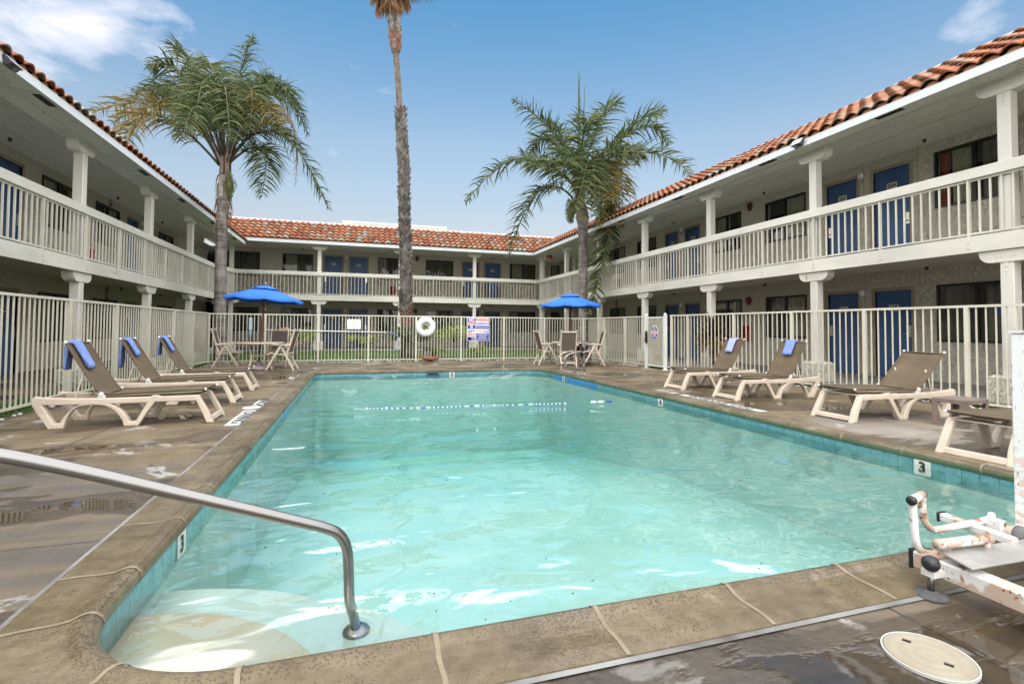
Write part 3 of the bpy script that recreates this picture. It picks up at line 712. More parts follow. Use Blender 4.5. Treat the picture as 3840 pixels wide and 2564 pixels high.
def soffit_bits(W,a0,a1,vents,sens_u,sens_l):
    W.part('fascia',MT['fascia_paint'],(a0,a1,-.40,-.372,4.45,4.578))
    W.part('eave_soffit',MT['soffit'],(a0,a1,-.372,-.012,4.475,4.50))
    W.part('eave_beam',MT['beam_paint'],(a0,a1,-.012,.25,4.4505,4.56))
    W.part('walkway_ceiling',MT['soffit'],(a0,a1,.25,W.wd-.001,4.78,4.80)); 
    W.part('walkway_slab',MT['soffit'],(a0,a1,.10,W.wd-.001,2.28,2.352))
    for v_ in vents:
        mb=MB(); W.box(mb,v_-.21,v_+.21,-.30,-.20,4.468,4.4745,MT['void']); 
        for k in range(9): W.box(mb,v_-.21,v_+.21,-.295+k*.0105,-.2915+k*.0105,4.466,4.468,MT['black'])
        mb.build('soffit_vent',None,W.root)
    for lst,zt in ((sens_u,4.78),(sens_l,2.28)):
        for a in lst:
            mb=MB(); c=W.P(a,W.wd-.35,zt); mb.cyl(c,.045,c.z-.03,c.z,MT['white_plastic'],12); mb.lathe([(.0,-.11),(.018,-.10),(.032,-.06),(.032,-.03)],c,MT['black'],10)
            mb.build('ceiling_lamp',None,W.root)
def wall_light(W,a,z):
    mb=MB(); mb.bbox(a-.05,a+.05,W.wd-.07,W.wd-.001,z-.06,z+.06,.012,MT['white_plastic'],W.T())
    W.box(mb,a-.04,a+.04,W.wd-.055,W.wd-.001,z-.17,z-.06,MT['curtain_d'])
    mb.build('wall_light',None,W.root)
def bell(W,a,z):
    mb=MB(); mb.lathe([(0,0),(.05,.0),(.085,.02),(.10,.05),(.10,.075)],(0,0,0),None,16,T=lambda x,y,zz:W.P(a+x,W.wd-.08+zz,z+y)); W.box(mb,a-.05,a+.05,W.wd-.05,W.wd-.002,z-.14,z-.06)
    mb.build('alarm_bell',MT['darkred'],W.root)
def cabinet(W,a,z):
    T=W.T(); mb=MB(); a0,a1,z0,z1=a-.13,a+.13,z-.22,z+.22
    for bx in ((a0,a1,W.wd-.10,W.wd-.002,z1-.03,z1),(a0,a1,W.wd-.10,W.wd-.002,z0,z0+.03),(a0,a0+.03,W.wd-.10,W.wd-.002,z0+.03,z1-.03),(a1-.03,a1,W.wd-.10,W.wd-.002,z0+.03,z1-.03)): mb.box(*bx,MT['red'],T)
    mb.box(a0+.03,a1-.03,W.wd-.02,W.wd-.004,z0+.03,z1-.03,MT['void'],T)
    mb.box(a-.03,a+.04,W.wd-.066,W.wd-.062,z-.06,z+.09,MT['label_green'],T)
    c=W.P(a,W.wd-.06,z-.17); mb.lathe([(0,0),(.045,.005),(.05,.03),(.05,.22),(.03,.27),(.012,.29),(.012,.31)],c,MT['red'],12)
    mb.build('extinguisher_cabinet',None,W.root)
def ext_sign(W,a,z,proj=.0):
    T=W.txt(a,W.wd-.012,z); mb=MB(); W.box(mb,a-.07,a+.07,W.wd-.012,W.wd-.002,z-.20,z+.20,MT['darkred'])
    mb.add(text2d('FIRE',.05,.002,sx=.9),MT['white_paint'],W.txt(a,W.wd-.014,z+.15)); 
    mb.add(shape2d([(-.012,.09),(.012,.09),(.012,-.08),(.04,-.08),(0,-.15),(-.04,-.08),(-.012,-.08)],(),.002),MT['white_paint'],T)
    mb.build('extinguisher_sign',None,W.root)
MT['darkred']=base('dark_red_enamel',(.13,.02,.015),.5)[0]; MT['label_green']=base('yellow_green_label',(.35,.5,.05),.5)[0]
def openings(W,wins,doors,a0,a1,upper_only=()):
    holes=[]; 
    for (x0,x1) in wins: holes+= [[(x0,3.41),(x1,3.41),(x1,4.53),(x0,4.53)],[(x0,.79),(x1,.79),(x1,1.905),(x0,1.905)]]
    for (x0,x1,_,_,_) in doors: holes+=[[(x0,2.37),(x1,2.37),(x1,4.475),(x0,4.475)],[(x0,.012),(x1,.012),(x1,1.85),(x0,1.85)]]
    mb=MB(); mb.add(shape2d([(a0,-.1),(a1,-.1),(a1,4.80),(a0,4.80)],holes,.16,0),None,W.flat(W.wd+.08)); 
    # control joints
    for a in [d_[0]-.16 for d_ in doors]: W.box(mb,a-.004,a+.004,W.wd-.002,W.wd+.001,0,4.78,MT['door_frame'])
    # door reveals are closed from behind by the doors; block beyond the rooms
    W.box(mb,a0,a1,W.wd+1.0,W.wd+1.1,-.1,4.8,MT['void'])
    mb.build('wall',MT['stucco'],W.root)
    for i,(x0,x1) in enumerate(wins):
        window(W,x0,x1,3.41,4.53,i*2+(1 if W.n=='f' else 0)); window(W,x0,x1,.79,1.905,i*2+3)
    for (x0,x1,nu,nl,h) in doors:
        door(W,x0,x1,2.37,4.475,nu,h); door(W,x0,x1,.012,1.85,nl,h)
def floorbeam(W,a0,a1):
    T=W.T(); W.part('floor_beam',MT['beam_paint'],(a0,a1,.0,.099,2.12,2.352))
    mb=MB(); mb.bbox(a0,a1,-.02,.09,3.169,3.322,.008,None,T); mb.build('handrail',MT['beam_paint'],W.root)
# right wing -------------------------------------------------
RW=Wing('r','right-hand two-storey motel wing, rooms 264 and 265 upstairs, nearest the pool lift',(8.38,0,0),(0,1,0),(1,0,0),0,2.55,-3,22.78)
openings(RW,[(-1.6,-.3),(3.9,5.28),(5.66,6.99),(9.99,11.31),(12.25,13.46),(16.70,18.03),(19.03,20.32)],
 [(1.2,1.95,'262','158',1),(2.4,3.15,'263','159',-1),(7.47,8.23,'264','160',-1),(8.62,9.38,'265','161',1),(14.17,14.90,'266','162',-1),(15.34,16.06,'267','163',1)],-3,21.6)
soffit_bits(RW,-3,22.40,[-.5,2.7,5.84,8.35,11.4,14.4,17.5,20.6],[3.9,6.94,11.0,15.1,19.],[3.9,6.94,11.0,15.1])
for k in range(-1,7): column(RW,4.53+3.03*k)
floorbeam(RW,-3,22.779); railing(RW,-3,22.74,4.937-1.283*7,1.283)
tiles(RW,-3,24.4,None,22.40)
for z in (4.50,1.84): wall_light(RW,8.50,z); wall_light(RW,15.1,z)
bell(RW,11.88,4.60); bell(RW,11.95,1.86); ext_sign(RW,19.83,4.70); ext_sign(RW,19.75,2.05); cabinet(RW,19.6,2.95); cabinet(RW,12.0,.9)
# far wing ---------------------------------------------------
FW=Wing('f','far two-storey motel wing facing the camera, rooms 270 to 273 along its balcony',(0,22.78,0),(1,0,0),(0,1,0),0,3.62,-4.3,8.0)
openings(FW,[(-6.04,-4.40),(-3.41,-2.04),(1.04,2.46),(3.45,4.90),(8.04,9.52),(10.45,11.9)],
 [(-1.51,-.67,'273','169',-1),(-.32,.53,'272','168',1),(5.42,6.27,'271','167',-1),(6.65,7.48,'270','166',1)],-6.3,14)
soffit_bits(FW,-4.68,8.37,[],[-2.5,3.,7.],[-2.5,3.,7.])
for a in (-4.86,-1.51,1.87,5.25,8.67): column(FW,a)
floorbeam(FW,-4.72,8.38); railing(FW,-4.68,8.36,-1.967-1.33*2,1.325)
tiles(FW,-6.1,9.9,-4.30,8.0)
for z in (4.45,1.84): wall_light(FW,-.50,z); wall_light(FW,6.47,z)
bell(FW,3.0,4.58); bell(FW,2.95,1.86); cabinet(FW,1.76,2.9)
FW.part('exit_sign',MT['red'],(9.05,9.45,.9,.93,4.52,4.72))
MB().add(text2d('EXIT',.17,.004,bold=.004),MT['sign_orange'],FW.txt(9.25,.894,4.62)).build('exit_lettering',None,FW.root)
# left wing --------------------------------------------------
LW=Wing('l','left-hand two-storey motel wing beside the three loungers with blue towels',(-4.68,0,0),(0,1,0),(-1,0,0),-.17,2.06,-3,22.4)
openings(LW,[(-1.,.3),(4.,5.3),(9.4,10.75),(13.77,15.19),(16.22,17.63),(20.75,22.2)],
 [(1.2,1.95,'284','180',1),(6.3,7.05,'283','179',-1),(7.5,8.25,'282','178',1),(11.1,11.85,'281','177',-1),(12.3,13.08,'280','176',1),(18.17,18.95,'279','175',-1),(19.5,20.28,'278','174',1)],-3,22.75)
soffit_bits(LW,-3,22.42,[2.9,5.9,9.05,12.7,15.2,18.2,21.2],[8.,12.0,16.6,20.],[11.,14.,17.,20.])
for k in range(-3,4): column(LW,10.98+3.2*k)
floorbeam(LW,-3,19.9); railing(LW,-3,19.86,9.66-1.33*7,1.33)
tiles(LW,-3,24.3,None,22.42)
for z in (4.50,1.84): wall_light(LW,19.22,z); wall_light(LW,12.1,z)
ext_sign(LW,17.05,4.78); ext_sign(LW,17.0,2.1); cabinet(LW,16.0,2.95)
# sloping link of the left balcony up to the far wing
mb=MB(); a=Vector((-4.68,19.9,0)); b_=Vector((-4.66,22.78,0))
def slab(mb,d0,d1,za0,za1,zb0,zb1):
    v=[]
    for (q,z0,z1) in ((a,za0,za1),(b_,zb0,zb1)):
        for dx in (d0,d1): v+= [(q.x-dx,q.y,z0),(q.x-dx,q.y,z1)]
    mb.add((v,[(0,1,3,2),(4,6,7,5),(0,4,5,1),(2,3,7,6),(0,2,6,4),(1,5,7,3)]))
slab(mb,0,.099,1.95,2.182,2.12,2.352); mb.build('sloping_floor_beam',MT['beam_paint'],LW.root)
mb=MB(); slab(mb,-.02,.09,2.999,3.152,3.169,3.322); mb.build('sloping_handrail',MT['beam_paint'],LW.root)
mb=MB(); slab(mb,.018,.042,2.205,2.23,2.375,2.40); slab(mb,.018,.042,2.97,2.998,3.14,3.168)
for k in range(1,22):
    t=k/22; q=a.lerp(b_,t); z=.17*t
    mb.box(q.x-.041,q.x-.019,q.y-.011,q.y+.011,2.2305+z,2.9695+z)
mb.build('sloping_balusters',MT['rail_paint'],LW.root)
mb=MB(); slab(mb,.10,2.05,2.11,2.18,2.28,2.352); mb.build('sloping_walkway',MT['soffit'],LW.root)
# dark passages in the two inner corners
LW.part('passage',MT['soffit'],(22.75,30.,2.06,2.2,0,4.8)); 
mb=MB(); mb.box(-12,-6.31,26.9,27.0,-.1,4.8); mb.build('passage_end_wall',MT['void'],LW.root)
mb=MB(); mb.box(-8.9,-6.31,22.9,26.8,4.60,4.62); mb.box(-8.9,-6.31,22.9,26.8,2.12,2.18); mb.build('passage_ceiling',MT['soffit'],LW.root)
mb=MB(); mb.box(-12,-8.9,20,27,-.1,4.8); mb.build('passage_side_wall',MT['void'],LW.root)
mb=MB(); mb.box(10.93,11.1,24.5,26.3,-.1,4.8); mb.build('passage_side_wall',MT['stucco'],RW.root)
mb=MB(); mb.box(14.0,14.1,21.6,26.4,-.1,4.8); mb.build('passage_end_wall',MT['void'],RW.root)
mb=MB(); mb.box(8.62,14.0,22.41,26.39,4.785,4.80); mb.box(8.48,14.0,22.79,26.39,2.283,2.349); mb.build('passage_ceiling',MT['soffit'],RW.root)
mb=MB(); mb.box(10.92,14.0,21.61,22.40,4.785,4.80); mb.box(10.92,14.,21.61,22.79,2.283,2.349); mb.build('passage_ceiling',MT['soffit'],RW.root)
# far wing ceiling over its left end
mb=MB(); mb.box(-6.3,-4.69,22.95,26.39,4.785,4.80); mb.box(-6.3,-4.69,23.0,26.39,2.285,2.35); mb.build('passage_ceiling',MT['soffit'],FW.root)
# rusty water streaks on the far wall: own-colour stain
# flood lights on the fascias
def flood(loc,face,tilt,label):
    e=empty('flood_light',loc,label,'flood light','flood lights fixed to the eaves'); e.rotation_euler=(tilt,0,face)
    mb=MB(); o=[(-.085,-.06),(.085,-.06),(.11,.06),(-.11,.06)]
    v=[(-.075,-.05,-.045),(.075,-.05,-.045),(.075,.02,-.045),(-.075,.02,-.045),(-.115,-.085,.06),(.115,-.085,.06),(.115,.055,.06),(-.115,.055,.06)]
    mb.add((v,[(0,3,2,1),(0,1,5,4),(1,2,6,5),(2,3,7,6),(3,0,4,7)])); 
    mb.box(-.02,.02,.05,.10,-.02,.03); mb.build('housing',MT['flood_grey'],e,local=True)
    mb=MB(); mb.box(-.105,.105,-.075,.045,.055,.062); mb.build('glass_cover',MT['lens'],e,local=True)
MT['flood_grey']=base('dark_bronze_housing',(.06,.06,.06),.4)[0]; MT['lens']=mottled('frosted_lens',(.50,.54,.56),(.66,.70,.72),8,.15)
flood((7.93,7.40,4.50),R(90),R(-55),'dark flood light clipped to the right-hand eave above room 265')
flood((-4.25,7.93,4.30),R(-90),R(-50),'flood light at the top left corner, clipped to the left-hand eave')
# long pale duct on the far roof
p0,p1=at(960+795*.4089,641+470*.4089,25.2),at(960+1745*.4089,641+526*.4089,25.2)
mb=MB(); mb.box(p0.x,p1.x,25.0,25.4,p0.z-.035,p0.z+.045); 
for k in range(6): mb.box(p0.x+.3+k*.85,p0.x+.36+k*.85,25.05,25.35,5.6,p0.z-.036)
tag(mb.build('roof_duct',MT['soffit']),'long flat white duct lying on the roof of the far wing','duct')
# ---------------------------------------------------------------- pool fences
def fence(name_label,A,B,posts,h=1.345,post_r=.024,gap=.10,end=True,sp=.10):
    """A,B ground ends; posts = distances along"""
    A=Vector((*A,0)); B=Vector((*B,0)); d=(B-A); Ln=d.length; d.normalize(); n=Vector((-d.y,d.x,0))
    root=empty('pool_fence',tuple((A+B)/2),name_label,'fence','cream picket fences round the pool')
    T=lambda a,t,z: A+d*a+n*t+Vector((0,0,z))
    rt=MB(); rt.box(0,Ln,-.018,.018,h-.032,h,None,T); rt.build('top_rail',MT['fence_paint'],root)
    rb=MB(); rb.box(0,Ln,-.014,.014,.05,.078,None,T); rb.build('bottom_rail',MT['fence_paint'],root)
    for p in posts:
        mb=MB(); mb.box(p-post_r,p+post_r,-.0245,.0245,0,h-.0325,None,T); mb.build('fence_post',MT['fence_paint'],root)
    cuts=sorted(set([0]+list(posts)+[Ln]))
    for a,b in zip(cuts[:-1],cuts[1:]):
        if b-a<.06: continue
        m_=max(1,round((b-a)/sp)); s_=(b-a)/m_; mb=MB()
        for k in range(1,m_):
            x=a+k*s_; mb.box(x-.0075,x+.0075,-.0075,.0075,.0785,h-.0325,None,T)
        if m_>1: mb.build('picket_panel',MT['fence_paint'],root)
    return root
FY=15.1
fence('far pool fence carrying the ring buoy and the four warning signs',(-3.72,FY),(7.27,FY),[.02]+[-2.345+1.352*k+3.72 for k in range(7)]+[10.85],sp=.091)
fence('left-hand pool fence behind the three loungers with towels',(-3.62,-2.),(-3.72,FY-.03),[5.10+2-1.385*k for k in range(0,6)][::-1]+[8.24+2,9.64+2,11.02+2,12.41+2,13.79+2],h=1.355,sp=.098)
fence('right-hand pool fence from the far corner up to the gate',(7.27,11.62),(7.27,FY-.03),[1.05,2.3],sp=.098)
fence('long right-hand pool fence behind the loungers and the side table',(7.33,10.60),(8.02,1.2),[.05,.62,2.0,3.36,4.66,6.00,6.62,8.0],sp=.104)
# gate
GX=7.24; gy0,gy1=10.68,11.515
for y,lb in ((gy0,'gate post nearer the loungers, round cap, thick pale tube'),(gy1,'gate post on the far side of the gate, beside the black lock')):
    e=empty('gate_post',(GX,y,0),lb,'post','gate posts')
    mb=MB(); mb.bbox(GX-.036,GX+.036,y-.036,y+.036,0,1.345,.006); mb.box(GX-.075,GX+.075,y-.075,y+.075,.0,.010); mb.build('tube',MT['gate_paint'],e)
    mb=MB(); mb.lathe([(.036,0),(.042,.005),(.042,.02),(.034,.035),(.018,.045),(0,.05)],(GX,y,1.345),None,14); mb.build('post_cap',MT['gate_paint'],e)
gt=empty('pool_gate',(GX,11.1,0),'pool gate of pale diamond mesh carrying the blue octagonal notice','gate')
mb=MB(); a0,a1=gy0+.05,gy1-.05
mb.box(GX-.018,GX+.018,a0,a1,1.275,1.31); mb.box(GX-.018,GX+.018,a0,a1,.06,.10); mb.box(GX-.018,GX+.018,a0,a0+.036,.1,1.275); mb.box(GX-.018,GX+.018,a1-.036,a1,.1,1.275)
mb.build('gate_frame',MT['gate_paint'],gt)
mb=MB(); y=a0+.036; 
for k in range(9):
    yy=a0+.036+(k+.5)*(a1-a0-.072)/9; mb.box(GX-.006,GX+.006,yy-.007,yy+.007,.10,1.275)
s_=.030; nw=int((a1-a0)/s_)
def wires(x,sgn):
    z0,z1=.1,1.275; w_=a1-a0-.072; k=-int((z1-z0)/s_)
    for i in range(-int(1.18/s_),int(w_/s_)+1):
        u0=i*s_; 
        pa=(u0,0.); pb=(u0+1.175,1.175)
        t0=max(0,-u0); t1=min(1.175,w_-u0)
        if t1-t0<.01: continue
        ya,yb=u0+t0,u0+t1
        if sgn<0: ya,yb=w_-ya,w_-yb
        A_=Vector((x,a0+.036+ya,z0+t0)); B_=Vector((x,a0+.036+yb,z0+t1)); mb.tube([A_,B_],.0028,None,4,cap=False,smooth=False)
wires(GX-.009,1); wires(GX-.012,-1)
mb.build('mesh_panel',MT['fence_paint'],gt)
mb=MB(); oc=[(-.165,-.07),(-.165,.07),(-.06,.172),(.06,.172),(.165,.07),(.165,-.07),(.06,-.172),(-.06,-.172)]
TG=lambda x,y,z: Vector((GX-.022-z,11.11-x*.96,.918+y))
mb.add(shape2d(oc,(),.006),MT['white_paint'],TG)
oc2=[(x*.90,y*.92) for x,y in oc]
mb.add(shape2d([p for p in oc2 if p[1]>0 and abs(p[1])>.05][:0] or [(-.145,.045),(-.145,.066),(-.054,.158),(.054,.158),(.145,.066),(.145,.045)],(),.006),MT['gate_blue'] if 'gate_blue' in MT else MT['sign_blue'],lambda x,y,z:TG(x,y,z+.002))
mb.add(shape2d([(-.145,-.045),(-.145,-.066),(-.054,-.158),(.054,-.158),(.145,-.066),(.145,-.045)],(),.006),MT['sign_blue'],lambda x,y,z:TG(x,y,z+.002))
mb.add(shape2d([(-.148,-.038),(.148,-.038),(.148,.038),(-.148,.038)],(),.006),MT['sign_orange'],lambda x,y,z:TG(x,y,z+.002))
for s__,sz,yy in (('POOL',.035,.135),('AREA',.035,.105),('ENTRANCE',.034,.068),('SELF CLOSING',.028,-.062),('SELF LATCHING',.026,-.09),('GATE',.034,-.12)):
    mb.add(text2d(s__,sz,.002,bold=.0006,sx=.9),MT['white_paint'],lambda x,y,z,yy=yy:TG(x,y+yy,z+.007))
mb.add(text2d('KEEP CLOSED',.052,.002,bold=.002,sx=.80),MT['white_paint'],lambda x,y,z:TG(x,y,z+.007))
mb.build('octagonal_notice',None,gt)
mb=MB(); mb.bbox(GX-.085,GX-.037,11.40,11.465,.64,.94,.008); mb.box(GX-.10,GX-.086,11.41,11.455,.70,.74); mb.ball((GX-.06,11.435,.965),.016,MT['sign_orange'],8)
tag(mb.build('gate_lock',MT['black']),'black rounded latch box strapped to the gate frame','lock')
# ---------------------------------------------------------------- sun loungers
def build_lounger(Bk=((.98,.318),(1.02,.345),(1.10,.472),(1.20,.645),(1.295,.820))):
    e=empty('sun_lounger',(0,0,0)); L0=dict(parent=e,local=True)
    outer=[(0,0),(.062,0),(.105,.10),(.165,.226),(.53,.229),(.60,.12),(.665,0),(.787,0),(.803,.057),(.835,.11),(.872,.152),(.912,.184),(.96,.206),(1.01,.216),(1.065,.218),(1.12,.214),(1.175,.199),(1.215,.172),(1.245,.131),(1.268,.07),(1.282,0),(1.402,0),(1.45,.08),(1.50,.15),(1.537,.22),(1.549,.257),(1.540,.298),(1.518,.313),(1.478,.303),(1.2,.287),(.92,.282),(.575,.284),(.555,.297),(.515,.299),(.485,.284),(.2,.286),(.165,.288),(.135,.270),(.05,.115)]
    h1=[(.688,.050),(.738,.047),(.757,.085),(.785,.13),(.825,.172),(.87,.205),(.905,.224),(.60,.224)]
    h2=[(1.455,.228),(1.405,.13),(1.357,.053),(1.313,.055),(1.292,.10),(1.255,.155),(1.21,.200),(1.165,.224)]
    for sgn in (-1,1):
        vs=shape2d(outer,[h1,h2],.062,.011,1)
        # the arch flares outwards towards the floor
        T=lambda x,y,z,sgn=sgn: Vector((x, sgn*(.218+z+max(0,.16-y)*.10),y))
        MB().add(vs,None,T).build('side_frame',MT['resin'],**L0)
    mb=MB(); mb.bbox(-.210,.210,.012,.060,-.018,.018,.006,None,lambda x,y,z: Vector((.030+z+ (y-.012)*.3,x,y))); mb.build('foot_bar',MT['resin'],**L0)
    mb=MB(); vs=shape2d([(-.205,.118),(.205,.118),(.205,.225),(-.205,.225)],(),.014,.004); mb.add(vs,None,lambda x,y,z:Vector((y+.02,x,.283+z-abs(x)*.02))); mb.build('foot_plate',MT['resin'],**L0)
    MB().box(1.05,1.09,-.198,.198,.245,.275).build('crossbar',MT['resin'],**L0); MB().box(1.47,1.51,-.198,.198,.25,.29).build('crossbar',MT['resin'],**L0)
    # sling: seat part and raised back, one cloth sheet with thickness, tubes in its hems
    S=[(.10,.342),(.5,.332),(.98,.318)]; Bk=list(Bk); tx,tz=Bk[-1]; mx_,mz_=Bk[-3]
    for nm,pl in (('seat_sling',S),('back_sling',Bk)):
        pts=path_pts([(a,0,b) for a,b in pl],5); v=[];f=[]; m_=9
        for q in pts:
            for k in range(m_):
                t=-1+2*k/(m_-1); sag=.010*(1-t*t) 
                v.append((q.x,t*.218,q.z-sag))
        for i in range(len(pts)-1):
            for k in range(m_-1): f.append((i*m_+k,i*m_+k+1,(i+1)*m_+k+1,(i+1)*m_+k))
        n0=len(v); v+=[(x,y,z-.005) for x,y,z in v]; f+=[tuple(n0+i for i in q[::-1]) for q in f]
        mb=MB(); mb.add((v,f),None,smooth=True)
        for sg in (-1,1): mb.tube([(q.x,sg*.220,q.z) for q in pts],.0105,None,8)
        for q,r_ in ((pts[0],.008),(pts[-1],.009)): mb.tube([(q.x,-.22,q.z),(q.x,.22,q.z)],r_,None,8)
        mb.build(nm,MT['sling'],**L0)
    mb=MB()
    for sg in (-1,1):
        mb=MB(); mb.tube([(.12,sg*.205,.322),(.98,sg*.205,.300)],.008,None,8); mb.build('under_tube',MT['resin'],**L0); mb=MB()
        hb=MB(); hb.ball((.995,sg*.228,.318),.024,None,10,(1,.7,1)); hb.build('hinge_cap',MT['white_plastic'],**L0); mb.ball((.085,sg*.222,.343),.013,None,8); mb.build('end_cap',MT['white_plastic'],**L0); mb=MB(); mb.ball((tx+.005,sg*.222,tz+.012),.016,None,8); mb.build('end_cap',MT['white_plastic'],**L0); mb=MB()
        mb.box(.96,1.02,sg*.215-.012,sg*.215+.012,.286,.318)
        mb.build('hinge_fitting',MT['white_plastic'],**L0)
    for sg in (-1,1): MB().tube([(mx_+.055,sg*.17,mz_+.085),(mx_+.10,sg*.175,.40),(mx_+.12,sg*.18,.30),(mx_+.145,sg*.18,.275)],.009,None,8).build('back_strut',MT['resin'],**L0)
    return e
LG='sun loungers with woven slings beside the pool'
lo=build_lounger()
lspec=[((-1.40,6.215),180,'sun lounger nearest the camera on the left deck, towel over its raised back'),
 ((-1.485,7.65),180.5,'middle one of the three loungers by the left-hand fence'),
 ((-1.50,8.99),181,'furthest of the three loungers by the left-hand fence, in front of the round table'),
 ((5.135,7.365),1,'lounger with a pale lavender towel, in front of the spiky red plant'),
 ((5.125,6.115),0,'lounger with a blue towel on the right deck, second from the gate'),
 ((5.14,4.405),-.5,'bare lounger with no towel, next to the low brown side table'),
 ((4.57,2.70),3,'lounger cut off by the right edge of the photo, behind the white lift post')]
loungers=[]
for i,(p_,a,lb) in enumerate(lspec):
    o=lo if i==0 else build_lounger([(.98,.318),(1.02,.338),(1.13,.445),(1.27,.582),(1.405,.712)]) if i==5 else copy_tree(lo)
    if i==5: o.scale=(1.045,1.03,1.03)
    o.location=(*p_,0); o.rotation_euler=(0,0,R(a)); tag(o,lb,'sun lounger',LG); loungers.append(o)
# towels over the backs (front fold + hanging tail behind)
def towel(lg,v0,w,front,back,mat,label,skew=0.):
    """draped ribbon over the top bar of the back (u,z) frame of the lounger"""
    dx,dz=.34,.53; ln=math.hypot(dx,dz); ux,uz=(1.295-1.10)/math.hypot(.195,.348),(.820-.472)/math.hypot(.195,.348)
    nx,nz=-uz,ux
    prof=[]
    def P(s,off): return (1.295-ux*s+nx*off,.820-uz*s+nz*off)
    fr=[P(front,.012),P(front-.004,.034),P(front-.03,.040),P(front*.6,.034),P(front*.3,.036),P(.03,.034)]
    top=[(1.295+nx*.02,.820+.034),(1.318,.842),(1.338,.822)]
    # tail hangs vertically behind
    bk=[(1.345,.79),(1.350,.82-back*.5),(1.345,.82-back),(1.33,.82-back)]
    inn=[(1.325,.82-back*.5),(1.318,.79),(1.308,.815)]
    und=[P(.02,.012),P(front*.5,.012)]
    loop=path_pts([(a,0,b) for a,b in fr+top+bk+inn+und],3,closed=True)
    m_=len(loop); K=7; v=[];f=[]; rg=random.Random(int(v0*1000)+int(w*100))
    ph=rg.uniform(0,6)
    for k in range(K+1):
        t=k/K
        for i,q in enumerate(loop):
            low=max(0,(.82-q.z)); wob=.006*math.sin(t*9+q.z*20+ph)
            v.append((q.x+wob*.6,v0+(t-.5)*w+skew*low+.004*math.sin(q.z*40+ph),q.z+wob*.5-.010*math.sin(t*PI)*(1 if q.z>.8 else 0)))
    for k in range(K):
        for i in range(m_): f.append((k*m_+i,k*m_+(i+1)%m_,(k+1)*m_+(i+1)%m_,(k+1)*m_+i))
    f.append(tuple(range(m_-1,-1,-1))); f.append(tuple(K*m_+i for i in range(m_)))
    mb=MB(); mb.add((v,f),None,smooth=True)
    o=mb.build('folded_towel',mat,label=label,cat='towel',group='folded towels on the loungers')
    o.location=lg.location; o.rotation_euler=lg.rotation_euler
towel(loungers[0],.06,.13,.29,.25,MT['towel'],'blue towel on the lounger nearest the camera at the left',.12)
towel(loungers[1],.04,.125,.235,.33,MT['towel'],'blue towel on the middle left-hand lounger, long tail behind',.10)
towel(loungers[2],.04,.125,.24,.25,MT['towel'],'blue towel on the furthest left-hand lounger',.10)
towel(loungers[3],.02,.155,.25,.12,MT['towel_pale'],'pale lavender towel on the lounger by the spiky plant',-.14)
towel(loungers[4],.03,.16,.235,.12,MT['towel'],'periwinkle towel on the right-hand lounger beside the bare one',-.14)
# low table
e=empty('side_table',(6.16,3.74,0),'low grey-brown slatted table between two loungers','table'); e.rotation_euler=(0,0,R(6))
mb=MB()
for k in range(5): mb.bbox(-.205,.205,-.155+k*.0625,-.098+k*.0625,.272,.288,.003)
mb.box(-.205,.205,-.158,-.1555,.245,.286); mb.box(-.205,.205,.1525,.155,.245,.286); mb.box(-.208,-.2055,-.155,.152,.245,.286); mb.box(.2055,.208,-.155,.152,.245,.286)
mb.build('table_top',MT['brown_resin'],e,local=True)
for sx in (-1,1):
    for sy in (-1,1):
        mb=MB(); mb.add(shape2d([(0,0),(.055,0),(.055,.008),(.008,.008),(.008,.055),(0,.055)],(),.271),None,lambda x,y,z,sx=sx,sy=sy:Vector((sx*(.206-x)-0,sy*(.155-y)-.001,z+.1355)))
        mb.build('leg',MT['brown_resin'],e,local=True)
